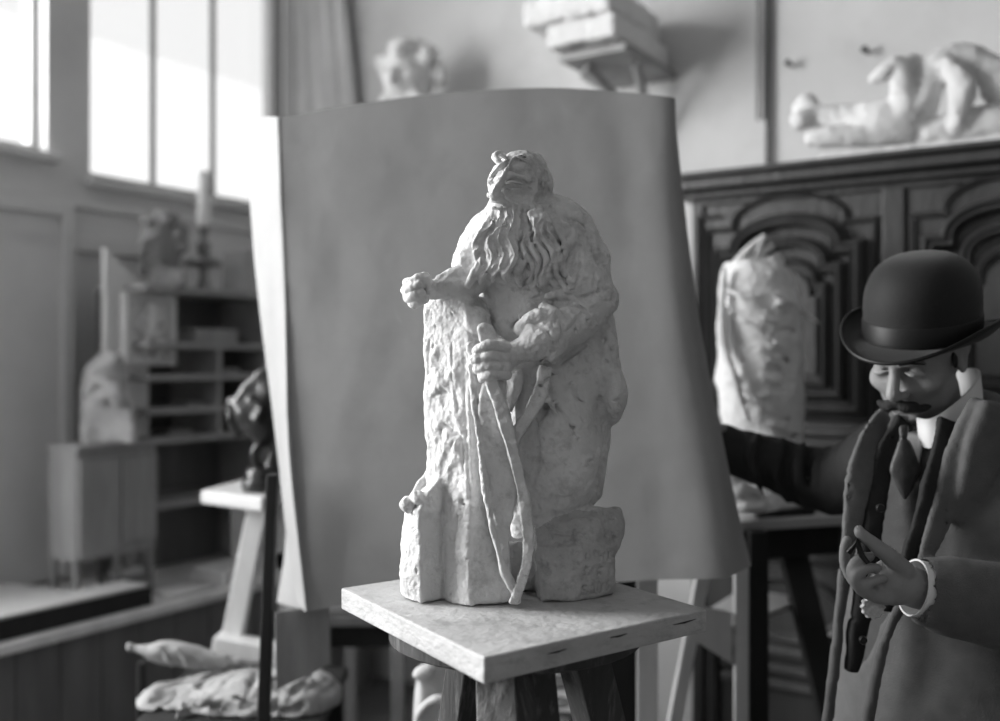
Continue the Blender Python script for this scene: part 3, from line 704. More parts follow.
cr = [[(248, 128, 2.527), (262, 118, 2.392), (279, 117, 2.245), (340, 107, 2.222), (440, 94, 2.184), (545, 88, 2.144), (620, 92, 2.116), (671, 97, 2.096), (674, 101, 2.145)], [(249, 200, 2.491), (264, 200, 2.369), (282, 200, 2.238), (345, 200, 2.214), (440, 200, 2.178), (545, 200, 2.138), (620, 200, 2.11), (672, 200, 2.09), (684, 200, 2.135)], [(260, 320, 2.451), (274, 320, 2.343), (286, 320, 2.231), (350, 320, 2.206), (445, 320, 2.17), (548, 320, 2.131), (630, 320, 2.1), (684, 320, 2.079), (700, 320, 2.123)], [(274, 430, 2.409), (281, 430, 2.319), (289, 430, 2.224), (355, 430, 2.199), (450, 430, 2.162), (555, 430, 2.123), (640, 430, 2.09), (702, 430, 2.067), (722, 430, 2.109)], [(284, 520, 2.369), (290, 520, 2.293), (297, 520, 2.215), (360, 520, 2.191), (455, 520, 2.155), (560, 520, 2.115), (650, 520, 2.08), (716, 515, 2.055), (739, 510, 2.097)], [(296, 600, 2.329), (301, 606, 2.267), (307, 611, 2.205), (370, 601, 2.181), (460, 592, 2.147), (565, 586, 2.107), (655, 580, 2.073), (722, 578, 2.047), (752, 566, 2.086)]]   # left edge, near-left, crease, then across to the right turned edge
cr = [r[:2] + [(r[2][0] - 4, r[2][1], r[2][2] + .02), r[2], (r[2][0] + 7, r[2][1], r[2][2] - .001)] + r[3:] for r in cr]
sheet(cr, 100, 60, .002, M['paper'], 'sheet', bd, .0045)
# torn lower flap behind the left edge
sheet([[(288, 508, 2.44), (292, 510, 2.40), (297, 514, 2.36)], [(284, 560, 2.44), (292, 562, 2.38), (301, 566, 2.34)], [(277, 602, 2.44), (290, 606, 2.37), (304, 609, 2.32)]], 8, 10, .002, M['paper'], 'flap', bd, .004)
def postbar(name, px0, py0, px1, py1, Y, w, d, m, parent, Y2=None, ground=False, up=(0, 1, 0)):
    a = P(px0, py0, Y); b = P(px1, py1, Y2 or Y)
    if ground: b = a + (b - a) * (a[2] / (a[2] - b[2]))
    return MB().beam(a, b, w, d, up).build(name, m, parent)
postbar('upright', 273, 474, 264, 712, 2.18, .024, .03, M['post'], bd, ground=True)
postbar('upright', 646, 130, 647, 712, 2.30, .046, .03, M['palewood'], bd, ground=True)
postbar('upright', 612, 130, 622, 712, 2.36, .075, .035, M['post'], bd, ground=True)
MB().tube([P(280, 121, 2.33), P(400, 106, 2.27), P(545, 94, 2.21), P(664, 102, 2.13)], .009, 8).build('top_rail', M['midwood'], bd)
MB().beam(P(650, 150, 2.28), P(300, 150, 2.37), .05, .02).build('cross_rail', M['midwood'], bd)
MB().hexa([P(276, 690, 2.21), P(330, 664, 2.30), P(330, 664, 2.32), P(276, 690, 2.23), P(275, 612, 2.21), P(330, 604, 2.30), P(330, 604, 2.32), P(275, 612, 2.23)], .003).build('lower_board', M['cabwood'], bd)

# ------------------------------------------------------------ the stand on the left with the bronze
def on_h(px, py, z): Y = (CAMZ - z) * F / (py - HY); return np.array(((px - HX) * Y / F, Y, z))
ls = empty('side_stand', (-.66, 2.9, 0), 'wooden stand with a small white-topped board under the dark bronze, left of the backdrop', 'stand')
z = 1.085
a, b, c2 = P(200, 493, 2.82), P(262, 497, 2.66), P(300, 494, 2.92); a[2] = b[2] = c2[2] = z; d2 = a + c2 - b
MB().hexa([dn(a, .04), dn(b, .04), dn(c2, .04), dn(d2, .04), a, b, c2, d2], .008).build('tabletop', M['white'], ls)
def bar2(n, x0, y0, x1, y1, Y, w, d, m, p, g=False, Y2=None): return postbar(n, x0, y0, x1, y1, Y, w, d, m, p, Y2, g)
bar2('leg', 259, 506, 229, 655, 2.80, .055, .04, M['palewood'], ls, True)
bar2('leg', 282, 508, 292, 655, 2.84, .05, .04, M['palewood'], ls, True)
bar2('leg', 240, 505, 243, 655, 3.0, .045, .04, M['midwood'], ls, True, 3.1)
bar2('crosspiece', 238, 562, 292, 560, 2.83, .05, .02, M['palewood'], ls)
bar2('crosspiece', 216, 642, 290, 655, 2.76, .045, .08, M['palewood'], ls)
# bronze
br = empty('bronze_figure', tuple(P(262, 492, 2.80)), 'dark glossy bronze figure bending forward on a round base, left of the backdrop', 'sculpture')
def D(px, py, d=0, Y=2.80, s=.0028): return P(px, py, Y + d * s)
c = Clay(P(200, 478, 2.8) - np.array((0, .2, 0)), P(310, 352, 2.8) + np.array((0, .2, 0)), .0045); q = .0028
c.ell(D(260, 415), (24 * q, 22 * q, 32 * q), rot(0, 0, -30), .02); c.ell(D(272, 398), (26 * q, 22 * q, 28 * q), None, .02)
c.tube([D(280, 375), D(262, 377, -6), D(248, 390, -8), D(238, 404, -8)], [9 * q, 8 * q, 8 * q, 7 * q], .01, sm=4)
c.ball(D(231, 402, -8), 5 * q, .006); c.tube([D(231, 405, -8), D(230, 420, -8), D(238, 432, -4)], [4 * q, 4 * q, 6 * q], .008, sm=4)
c.ell(D(246, 412, -8), (12 * q, 12 * q, 12 * q), None, .01)
c.tube([D(270, 438), D(258, 446, -4), D(255, 458, -4), D(261, 470)], [7 * q, 5 * q, 4 * q, 6 * q], .008, sm=4)
c.tube([D(282, 425), D(276, 450, 2), D(272, 474, 2)], [12 * q, 9 * q, 9 * q], .01, sm=4)
c.tube([D(250, 398, -22), D(262, 408, -24), D(256, 420, -22)], [3 * q, 4 * q, 3 * q], .006, sm=3)
c.build('body', M['bronze'], br, noise=((.004, 30),))
bz = z + .0005
MB().lathe((D(262, 480)[0], 2.80, 0), [(.001, bz), (.052, bz), (.056, bz + .012), (.054, bz + .03), (.046, bz + .036), (.046, bz + .055), (.04, bz + .064), (.001, bz + .066)]).build('base', M['bronze'], br, smooth=True)

# ------------------------------------------------------------ foreground left: wrapped bundle and drapery on a low crate
cr_ = empty('low_crate', tuple(P(235, 900, 2.45) * np.array((1, 1, 0))), 'low dark wooden crate under the crumpled drapery at the lower left', 'crate')
zt = .627
xa, xb = P(152, 0, 2.4)[0], P(330, 0, 2.4)[0]
MB().box(xa, xb, 2.27, 2.69, zt - .03, zt, None, .006).build('lid', M['post'], cr_)
for x in (xa + .03, xb - .03):
    for y in (2.30, 2.66): MB().box(x - .02, x + .02, y - .02, y + .02, 0, zt - .03).build('leg', M['post'], cr_)
MB().box(xa + .02, xb - .02, 2.29, 2.31, .1, zt - .03).build('panel', M['post'], cr_)
c = Clay((xa - .08, 2.12, zt - .06), (xb + .08, 2.80, zt + .16), .006)
def G2(px, py, d=0): return P(px, py, 2.46 + d)
c.ell(G2(228, 716), (.20, .18, .095), None, .03); c.ell(G2(258, 698, -.02), (.16, .15, .07), None, .03); c.ell(G2(160, 712, -.04), (.06, .1, .06), None, .03); c.ell(G2(300, 700, -.05), (.10, .12, .07), None, .03); c.ell(G2(262, 698, .02), (.12, .13, .05), None, .03); c.ell(G2(176, 708), (.09, .12, .045), None, .03); c.ell(G2(300, 702), (.09, .12, .06), None, .03)
rs = random.Random(11)
for i in range(34):
    x = rs.uniform(140, 335); y = 712 - 30 * math.exp(-((x - 262) / 60) ** 2) + rs.uniform(-6, 16); L_ = rs.uniform(14, 40); a = rs.uniform(-.5, .9); dd = rs.uniform(-.19, .0)
    c.tube([G2(x, y, dd), G2(x + L_ * .5, y - L_ * .3 * a - 3, dd + .01), G2(x + L_, y - L_ * .5 * a, dd + .03)], [.006, .012, .005], .012, rs.random() < .4, 4)
c.tube([G2(150, 697, -.02), G2(200, 688, -.05), G2(236, 680, -.04), G2(262, 684)], [.012, .017, .02, .012], .01, sm=4)
for i in range(60):
    x, y = rs.uniform(136, 335), rs.uniform(672, 716); a = rs.uniform(-.3, 1.1); L_ = rs.uniform(12, 34); pts = []
    for k_ in range(4):
        xx, yy = x + L_ * k_ / 3 * math.cos(a), y - L_ * k_ / 3 * math.sin(a) + rs.uniform(-2, 2); dd = c.surf(lambda t_: G2(xx, yy, t_), -.3, .3, 120)
        if dd is not None: pts.append(G2(xx, yy, dd))
    if len(pts) > 2: c.tube(pts, .0055, .008, i % 3 > 0, 2)
c.hull([(xa - 1, 1.8, zt + .0005), (xb + 1, 1.8, zt + .0005), (xb + 1, 3, zt + .0005), (xa - 1, 3, zt + .0005), (xa - 1, 1.8, 0), (xb + 1, 1.8, 0), (xb + 1, 3, 0), (xa - 1, 3, 0)], 0, 0, True)
c.build('drapery', M['clothd'], None, noise=((.006, 22), (.003, 60)), label='heap of crumpled pale drapery at the lower left, below the wrapped bundle', cat='cloth')
wb = empty('wrapped_bundle', tuple(G2(195, 670)), 'long cloth-wrapped bundle with a thin handle lying above the crumpled drapery', 'bundle')
c = Clay(G2(118, 690) - np.array((0, .12, 0)), G2(250, 628) + np.array((0, .12, 0)), .004)
c.tube([G2(146, 651), G2(170, 653), G2(205, 659), G2(238, 663)], [.016, .03, .024, .012], .01, sm=5)
c.ball(G2(130, 647), .012, .004); c.tube([G2(130, 647), G2(146, 651)], [.010, .013], .006)
for i in range(9): c.tube([G2(150 + i * 9, 645 + i, -.03), G2(158 + i * 9, 656 + i, -.034), G2(162 + i * 9, 668, -.02)], .0035, .006, i % 2 == 0, 3)
c.build('wrapping', M['clothd'], wb, noise=((.003, 45),))
MB().tube([G2(232, 662), G2(266, 664, .0)], .009, 10).build('handle', M['midwood'], wb)
MB().tube([G2(142, 662), G2(141, 715, .03)], .012, 10).build('prop', M['post'], wb)
MB().tube([G2(225, 668), G2(224, 700, .03)], .010, 10).build('prop', M['post'], wb)

# ------------------------------------------------------------ dark table and plaster casts behind the stand
dt = empty('work_table', tuple(P(395, 900, 3.0) * np.array((1, 1, 0))), 'dark low wooden table standing behind the sculptor\'s stand, under the backdrop', 'table')
zt2 = .72
x0, x1 = P(318, 0, 3.0)[0], P(560, 0, 3.0)[0]
MB().box(x0, x1, 2.85, 3.45, zt2 - .03, zt2, None, .005).build('tabletop', M['midwood'], dt)
MB().box(x0 + .03, x1 - .03, 2.89, 2.91, zt2 - .10, zt2 - .03).build('apron', M['post'], dt)
for x, y, m in ((P(398, 0, 2.9)[0], 2.9, 'shelfwood'), (x0 + .04, 2.9, 'midwood'), (x1 - .04, 3.40, 'midwood'), (x0 + .04, 3.40, 'midwood')):
    MB().box(x - .019, x + .019, y - .019, y + .019, 0, zt2 - .03).build('leg', M[m], dt)
c = Clay(P(395, 760, 2.2) - np.array((0, .15, 0)), P(462, 640, 2.2) + np.array((0, .15, 0)), .005)
def K(px, py, d=0): return P(px, py, 2.2 + d)
c.hull([K(414, 672, -.02), K(420, 664, -.03), K(438, 652), K(452, 650, .03), K(455, 740), K(412, 740), K(420, 682, -.05), K(412, 740, -.05), K(455, 740, -.04), K(440, 655, .06), K(412, 740, .06), K(455, 740, .06)], .008, .01)
c.ell(K(424, 672, -.04), (.028, .02, .016), rot(0, 0, -20), .012)
c.tube([K(418, 716, -.06), K(430, 702, -.07), K(444, 700, -.07), K(452, 712, -.06)], .010, .006, sm=4)
c.tube([K(424, 716, -.06), K(434, 709, -.08), K(444, 710, -.07)], .008, .004, True, sm=4)
c.build('plaster_cast', M['plaster2'], None, noise=((.003, 30),), label='white plaster cast fragment leaning behind the left leg of the sculptor\'s stand', cat='cast')
c2_ = empty('cast_support', tuple(K(433, 900) * np.array((1, 1, 0))), 'dark block under the white plaster cast fragment behind the stand leg', 'block')
zz = K(433, 740)[2] - .006
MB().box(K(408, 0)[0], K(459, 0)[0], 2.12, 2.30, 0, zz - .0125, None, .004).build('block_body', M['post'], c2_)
MB().box(K(405, 0)[0], K(462, 0)[0], 2.11, 2.31, zz - .012, zz - .0, None, .003).build('block_lid', M['midwood'], c2_)
# pale folded sacking between the legs
c = Clay(P(524, 735, 2.5) - np.array((0, .15, 0)), P(576, 650, 2.5) + np.array((0, .2, 0)), .006)
def K2(px, py, d=0): return P(px, py, 2.5 + d)
for i, y in enumerate((664, 682, 702, 722)):
    c.hull([K2(526, y - 7, -.05), K2(570, y - 5, -.05), K2(570, y + 7, -.06), K2(526, y + 7, -.06), K2(526, y - 7, .1), K2(570, y - 5, .1), K2(570, y + 7, .1), K2(526, y + 7, .1)], .01, .006)
c.build('folded_cloth', M['plaster2'], None, noise=((.005, 22),), label='stack of folded white cloth seen between the legs of the sculptor\'s stand', cat='cloth')
zz = K2(540, 731)[2] - .006
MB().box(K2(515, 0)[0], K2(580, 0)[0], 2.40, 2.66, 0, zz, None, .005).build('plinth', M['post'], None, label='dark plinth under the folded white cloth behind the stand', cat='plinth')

# ------------------------------------------------------------ trestle stand on the right
rt = empty('trestle_stand', (P(760, 0, 2.5)[0], 2.5, 0), 'tall wooden modelling stand with pale legs and shelf between the backdrop and the man', 'stand')
z = 1.05
a, b = P(728, 525, 2.50), P(850, 512, 2.62); a = np.array((.57, 2.42, z)); 
A_ = on_h(712, 520, z - .04 + .0); A_[2] = z; B_ = on_h(858, 505, z); 
A_ = np.array((P(716, 0, 2.46)[0], 2.46, z)); B_ = np.array((P(862, 0, 2.60)[0], 2.60, z)); dv_ = np.array((-.10, .37, 0))
C_, D_ = B_ + dv_, A_ + dv_
MB().hexa([dn(A_, .026), dn(B_, .026), dn(C_, .026), dn(D_, .026), A_, B_, C_, D_], .004).build('tabletop', M['white'], rt)
MB().hexa([dn(A_ + .12 * dv_ + (.02, 0, 0), .11), dn(B_ + .12 * dv_ - (.03, 0, 0), .11), dn(B_ + .9 * dv_ - (.03, 0, 0), .11), dn(A_ + .9 * dv_ + (.02, 0, 0), .11), dn(A_ + .12 * dv_ + (.02, 0, 0), .027), dn(B_ + .12 * dv_ - (.03, 0, 0), .027), dn(B_ + .9 * dv_ - (.03, 0, 0), .027), dn(A_ + .9 * dv_ + (.02, 0, 0), .027)], .004).build('apron', M['post'], rt)
bar2('leg', 741, 565, 741, 712, 2.44, .034, .02, M['palewood'], rt, True)
MB().beam(P(757, 530, 2.46), P(757, 530, 2.46) * np.array((1, 1, 0)), .046, .05).build('leg', M['post'], rt)
bar2('leg', 703, 572, 676, 712, 2.42, .032, .03, M['palewood'], rt, True)
bar2('leg', 787, 530, 826, 690, 2.70, .07, .05, M['post'], rt, True, 2.62)
sh = [on_h(694, 612, .80 - 0), None]
def hz(px, py, z0): return on_h(px, py, z0)
z3 = .80
p1, p2, p3, p4 = P(686, 0, 2.48), P(733, 0, 2.44), P(806, 0, 2.74), P(742, 0, 2.86)
V_ = [np.array((p[0], p[1], z3)) for p in (p1, p2, p3, p4)]
MB().hexa([dn(V_[0], .018), dn(V_[1], .018), dn(V_[2], .018), dn(V_[3], .018)] + V_, .003).build('shelf', M['white'], rt)
MB().hexa([P(690, 638, 2.40), P(732, 664, 2.43), P(732, 664, 2.45), P(690, 638, 2.42), P(694, 604, 2.40), P(732, 612, 2.43), P(732, 612, 2.45), P(694, 604, 2.42)], .002).build('brace_board', M['palewood'], rt)
MB().tube([P(798, 545, 2.7), P(812, 600, 2.72), P(800, 622, 2.74)], .006, 8).build('hook', M['metal'], rt)
# things on the trestle
c = Clay((P(718, 0, 2.5)[0], 2.44, z + .0), (P(775, 0, 2.5)[0], 2.72, z + .14), .0045)
def K3(px, py, d=0): return P(px, py, 2.54 + d)
c.ell(K3(737, 492), (.045, .05, .035), None, .01); c.ell(K3(730, 480), (.03, .04, .04), None, .01); c.tube([K3(742, 488, -.03), K3(756, 492, -.03), K3(762, 500, -.03)], [.015, .012, .010], .01, sm=3)
c.ell(K3(748, 506, -.02), (.05, .05, .02), None, .01)
c.hull([(0, 2, z + .0005), (2, 2, z + .0005), (2, 3, z + .0005), (0, 3, z + .0005), (0, 2, 0), (2, 2, 0), (2, 3, 0), (0, 3, 0)], 0, 0, True)
c.build('plaster_lump', M['plaster2'], None, noise=((.006, 30),), label='white lump of plaster on the trestle stand beside the backdrop edge', cat='plaster')
def on_tab(px, Y, h): return (P(px, 0, Y)[0], Y, z + h)
MB().tube([on_tab(756, 2.53, .008), on_tab(812, 2.60, .010)], [.006, .012], 10).build('modelling_tool', M['dark'], None, True, label='dark modelling tool lying on the white top of the trestle stand', cat='tool')
MB().box(P(800, 0, 2.66)[0], P(835, 0, 2.66)[0], 2.62, 2.67, z + .0005, z + .03, None, .004).build('plaster_batten', M['white'], None, label='short white batten at the back of the trestle top', cat='batten')

# cloth-wrapped figure
wf = empty('wrapped_figure', on_tab(757, 2.73, 0), 'tall figure wrapped in pale cloth standing before the dark armoire', 'sculpture')
Yw = 2.73
def Wp(px, py, d=0): return P(px, py, Yw + d)
c = Clay(P(700, 525, Yw) - np.array((0, .17, 0)), P(818, 232, Yw) + np.array((0, .17, 0)), .004)
lv = []
for py, l, r in ((262, 726, 780), (275, 722, 790), (300, 719, 797), (340, 718, 801), (380, 717, 803), (410, 720, 803), (430, 726, 801), (452, 728, 800), (520, 726, 802)):
    a = Wp(l, py); b = Wp(r, py); lv.append((a[2] if py < 515 else z + .006, (a[0] + b[0]) / 2, Yw, (b[0] - a[0]) / 2, (b[0] - a[0]) / 2 * .95, 0))
c.stack(lv, .02)
rs = random.Random(4)
for i in range(80):   # wrapping folds: diagonal ridges and hollows round the front
    py = rs.uniform(275, 500); x0 = rs.uniform(718, 770); L_ = rs.uniform(18, 52); sl = rs.uniform(-.1, .75)
    pts = []
    for k_ in range(5):
        x = x0 + L_ * k_ / 4; t_ = max(-.98, min(.98, (x - 760) / 42)); pts.append(Wp(x, py + sl * L_ * k_ / 4 + rs.uniform(-3, 3), -.117 * math.sqrt(1 - t_ * t_)))
    c.tube(pts, [.002, .005, .007, .005, .002], .006, rs.random() < .5, 3)
c.tube([Wp(724, 268, -.06), Wp(722, 330, -.07), Wp(735, 380, -.11), Wp(748, 420, -.12)], [.008, .012, .010, .008], .012, sm=4)
for py in (436, 270): c.tube([Wp(722, py, -.03), Wp(745, py + 2, -.105), Wp(775, py + 2, -.105), Wp(799, py, -.03)], .005, .006, True, 4)
c.build('wrapping', M['cloth'], wf, noise=((.004, 20), (.0025, 55), (.0012, 120)))
for (x0, y0, x1, y1, r) in ((732, 268, 760, 240, .012), (740, 270, 772, 246, .011), (752, 268, 764, 236, .008), (745, 262, 782, 262, .012), (762, 268, 778, 256, .012)):
    MB().tube([Wp(x0, y0, -.02), Wp((x0 + x1) / 2, (y0 + y1) / 2 - 1, -.03), Wp(x1, y1, .0)], [r, r * 1.1, r * .9], 10).build('stick', M['cloth'], wf, True)
# ------------------------------------------------------------ armoire
am = empty('armoire', tuple(ARM.T(.9, -.3, 0)), 'huge dark carved oak armoire with arched moulded doors against the back wall', 'armoire')
A = lambda px, py, o=0.: ARM.px(px, py, o)
uL = A(692, 300)[0]; uR = uL + 1.56
zc = A(683, 188, .1)[1] - .015
MB().box(uL + .01, uR - .01, -.52, -.03, .06, zc - .02, ARM, .004).build('carcass', M['darkwood'], am)
co_ = MB()
for o, z0, z1_ in ((.03, zc - .012, zc + .012), (.075, zc + .012, zc + .045), (.10, zc + .045, zc + .062)):
    co_.box(uL - o, uR + o, -.54, o, z0, z1_, ARM, .006)
co_.build('cornice', M['darkwood'], am)
zw1, zw0 = A(760, 470)[1], A(760, 545)[1]
# stiles, rails
fr = MB()
fr.box(uL, uR, -.03, 0, zc - .03, zc - .01, ARM, .003)
umid = A(893, 300)[0]
frm = MB()
for u0, u1 in ((uL, uL + .035), (umid - .03, umid + .03), (uR - .035, uR)): fr.box(u0, u1, -.03, .0, .06, zc - .02, ARM, .003)
fr.build('face_frame', M['darkwood'], am)
wm = MB()
for i, (py0, py1, o) in enumerate(((428, 435, .028), (515, 527, .03), (532, 545, .022), (549, 560, .03))):
    wm.box(uL - .01, uR + .01, -.03, o, A(810, py1)[1], A(810, py0)[1], ARM, .007)
wm.build('waist_moulding', M['darkpanel'], am)
pb = MB()
pb.box(uL - .03, uR + .03, -.54, .03, 0, .10, ARM, .006); pb.box(uL - .015, uR + .015, -.03, .018, .10, .13, ARM, .005)
pb.build('plinth', M['darkwood'], am)
def arc(pts, n=7): return [tuple(q) for q in spline([np.array((x, y, 0.)) for x, y in pts], n)]
def pxs(pts): return [A(x, y) for x, y in pts]
dw = umid - uL   # door pitch
zb_ = A(800, 425)[1]
def shift(path, du): return [(u + du, z_) for u, z_ in path]
def mirror_path(path, uc): return [(2 * uc - u, z_) for u, z_ in path]
# half outlines of the mouldings, taken from the left half, about the door's middle
uc = uL + dw / 2
def sym(half, straight_tail):   # half: from bottom-left up to the crown centre
    right = mirror_path(half, uc)[::-1]
    return half + right[1:]
ztop = zc - .075
zsh = A(712, 226)[1]; zb1 = zb_ + .01
def outline(ins, zs, zt_, sh_, bot, steps=12):
    """shouldered arch: ins inset from the door edge, zs shoulder height, zt_ crown height, sh_ shoulder width"""
    r = dw / 2 - ins - sh_; half = [(uL + ins, bot), (uL + ins, zs), (uL + ins + sh_, zs)]
    half = half + [(uc - r * math.cos(a), zs + .012 + (zt_ - zs - .012) * math.sin(a)) for a in [k * math.pi / 2 / steps for k in range(0 if sh_ == 0 else 0, steps + 1)]]
    if sh_ == 0: del half[1:3]
    return sym(half, 0)
for k in range(2):
    du = k * dw + (.0 if k == 0 else .0)
    dr = MB(); dr.box(uL + .036 + du, umid - .031 + du, -.03, -.012, zb1 - .02, zc - .03, ARM, .003)
    do = dr.build('door', M['darkwood'], am)
    Zq = lambda x, y: A(x, y)[1]
    for (ins, zs, zt_, sh_, w_, h_2, m, bot) in ((.05, Zq(734, 229), Zq(800, 193), .082, .018, .018, 'darkwood', zb1 + .01), (.096, Zq(866, 246), Zq(800, 219), .050, .044, .060, 'darkpanel', zb1 + .045),
            (.150, Zq(840, 267), Zq(800, 241), .040, .034, .046, 'darkpanel', zb1 + .085), (.195, Zq(826, 286), Zq(800, 260), .026, .024, .030, 'darkpanel', zb1 + .115)):
        MB().moulding(ARM, shift(outline(ins, zs, zt_, sh_, bot), du), w_, h_2, -.012, closed=True).build('moulding', M[m], do, True)
    MB().slab(ARM, shift(outline(.215, Zq(820, 296), Zq(800, 270), .02, zb1 + .14), du), -.012, .004, .003).build('panel', M['darkpanel'], do)
    # drawer between the doors
    dz0, dz1 = A(800, 508)[1], zb_ - .035
    dw_ = MB().box(uL + .05 + du, umid - .045 + du, -.02, .006, dz0, dz1, ARM, .006).build('drawer', M['darkwood'], am)
    MB().moulding(ARM, [(uL + .08 + du, dz0 + .03), (umid - .075 + du, dz0 + .03), (umid - .075 + du, dz1 - .03), (uL + .08 + du, dz1 - .03)], .022, .018, .004, True).build('moulding', M['darkpanel'], dw_)
    MB().lathe((0, 0, 0), [(.001, 0), (.008, .0), (.007, .012), (.015, .022), (.012, .03), (.001, .033)], 20, 1, 1, Matrix.Translation(ARM.T(uc + du, .006, (dz0 + dz1) / 2)) @ Vector((ARM.ey[0], ARM.ey[1], 0)).to_track_quat('Z', 'Y').to_matrix().to_4x4()).build('knob', M['darkpanel'], dw_, True)
    # lower door with a round moulded panel
    zt5, zb5 = A(800, 566)[1], .17
    lo = MB(); lo.box(uL + .036 + du, umid - .031 + du, -.03, -.012, zb5, zt5, ARM, .003); lo = lo.build('lower_door', M['darkwood'], am)
    zc5 = zt5 + .055; rr = .115
    MB().moulding(ARM, [(uc + du + .16 * math.cos(a), zt5 - .13 + .09 * math.sin(a)) for a in [i * math.pi / 16 for i in range(32)]], .028, .024, -.012, True).build('moulding', M['darkpanel'], lo, True)
    q = [(uL + .07 + du, zt5 - .26), (umid - .07 + du, zt5 - .26), (umid - .07 + du, zb5 + .04), (uL + .07 + du, zb5 + .04)]
    MB().moulding(ARM, q, .03, .024, -.012, True).build('moulding', M['darkpanel'], lo)
    for zq in (A(800, 655)[1], A(800, 672)[1], A(800, 688)[1]):
        MB().box(uL + .1 + du, umid - .1 + du, -.012, .016, zq - .012, zq + .012, ARM, .005).build('rail', M['darkpanel'], lo)
MB().moulding(ARM, [(uL + .02, zb_), (uL + .02, zsh + .03), (uL + .09, zsh + .03)], .012, .01, 0).build('edge_moulding', M['darkpanel'], am)
ZA = zc + .062   # top of the armoire

# reclining sculpture on it
Ya = 2.92
def K4(px, py, d=0): return P(px, py, Ya + d - (px - 880) * .0009)
def reclining():
    q = .0029
    c = Clay((K4(782, 0)[0], 2.45, ZA + .0), (K4(1030, 0)[0], 3.32, ZA + .42), .006)
    T4 = lambda pts, r, k=.012, sub=False: c.tube([K4(p[0], p[1] + 4, *p[2:]) for p in pts], [x * q * (1 if sub else 1.22) for x in r], k, sub, 5)
    T4([(800, 116), (818, 112, .02), (850, 117, .02), (880, 118), (905, 112)], [8, 10, 13, 18, 17])       # near thigh and foot
    T4([(801, 104, .04), (806, 100, .04), (814, 106, .04)], [8, 9, 7])
    T4([(812, 134, -.03), (830, 133, -.03), (870, 131, -.02), (905, 124)], [6, 8, 9, 14])
    T4([(895, 118), (912, 108), (926, 82), (940, 62), (950, 50)], [16, 18, 15, 13, 8])
    T4([(905, 108, -.02), (902, 82, -.04), (897, 64, -.04), (882, 70, -.05), (875, 74, -.05)], [13, 10, 9, 7, 5])
    T4([(900, 66, -.03), (912, 58), (920, 62)], [8, 7, 5]); T4([(940, 62), (958, 55, .02), (985, 62, .02), (1000, 84)], [9, 12, 12, 14])
    T4([(948, 62, -.04), (962, 84, -.05), (957, 116, -.04)], [7, 10, 8])
    T4([(928, 128, -.02), (950, 124), (990, 118), (1015, 120)], [7, 12, 14, 12])
    T4([(898, 92, -.07), (906, 104, -.08), (916, 90, -.07)], [2, 3, 2], .008, True)
    T4([(925, 78, -.06), (916, 98, -.07), (908, 112, -.07)], [3, 4, 3], .01, True)
    c.hull([(K4(815, 0)[0], 2.95, ZA + .001), (K4(1025, 0)[0], 2.62, ZA + .001), (K4(1025, 0)[0], 2.95, ZA + .001), (K4(835, 0)[0], 3.2, ZA + .001), (K4(817, 0)[0], 2.96, ZA + .03), (K4(1020, 0)[0], 2.64, ZA + .04), (K4(1020, 0)[0], 2.94, ZA + .04), (K4(837, 0)[0], 3.18, ZA + .03)], .006, .012)
    return c.build('reclining_figure', M['plaster2'], None, noise=((.006, 16), (.003, 50)), label='white plaster reclining nude figure with raised knee on top of the armoire', cat='sculpture')
reclining()

# ------------------------------------------------------------ back wall things
Bk = lambda px, py, o=0.: BACK.px(px, py, o)
def lumpy_head(name, px0, px1, py0, py1, Y, m, label, h=.009, seed=1, base_py=None, depth=.8):
    """blurred plaster head with curly hair"""
    cx, s_ = (px0 + px1) / 2, Y / F; w_ = (px1 - px0) * s_ / 2; hh = (py1 - py0) * s_
    ctr = P(cx, py0 + (py1 - py0) * .42, Y)
    c = Clay(P(px0 - 6, base_py or py1, Y) - np.array((0, w_ * 1.3, 0.01)), P(px1 + 6, py0 - 6, Y) + np.array((0, w_ * 1.3, 0)), h)
    c.M = np.array(Matrix.Translation(Vector(ctr)) @ rot(-25, 8)); 
    c.ell((0, 0, 0), (w_ * .72, w_ * .85, hh * .38), None, .02); c.ell((0, -w_ * .45, -hh * .12), (w_ * .5, w_ * .5, hh * .28), None, .02)
    c.tube([(0, -w_ * .9, hh * .05), (0, -w_ * 1.1, -hh * .12)], [w_ * .07, w_ * .13], .01)
    for sx in (-1, 1):
        c.ell((sx * w_ * .27, -w_ * .88, hh * .0), (w_ * .17, w_ * .14, hh * .05), None, .01, True)
        c.tube([(sx * w_ * .1, -w_ * .9, hh * .07), (sx * w_ * .4, -w_ * .8, hh * .07)], w_ * .07, .01)
    c.tube([(-w_ * .2, -w_ * .9, -hh * .22), (w_ * .2, -w_ * .9, -hh * .22)], w_ * .06, .01)
    rs = random.Random(seed)
    for i in range(34):
        a = rs.uniform(0, 2 * math.pi); b = rs.uniform(-.2, 1.4)
        if math.sin(a) < -.5 and b < .65: continue
        p = (math.cos(a) * math.cos(b) * w_ * .85, math.sin(a) * math.cos(b) * w_ * .85, math.sin(b) * hh * .40)
        c.ball(p, w_ * rs.uniform(.16, .24), .008)
    for i in range(7):
        c.ball(((-.5 + i / 6) * w_, -w_ * .62, -hh * (.30 + .05 * math.cos(i * 2))), w_ * .17, .012)
    c.tube([(0, 0, -hh * .2), (0, 0, -hh * .58)], [w_ * .5, w_ * .55], .02)
    c.M = np.eye(4)
    return c
cz = lumpy_head('bust', 374, 446, 44, 118, 4.18, None, '')
zb9 = P(0, 122, 4.18)[2]
c = cz; c.hull([(-2, 3, zb9), (2, 3, zb9), (2, 6, zb9), (-2, 6, zb9), (-2, 3, zb9 - 1), (2, 3, zb9 - 1), (2, 6, zb9 - 1), (-2, 6, zb9 - 1)], 0, 0, True)
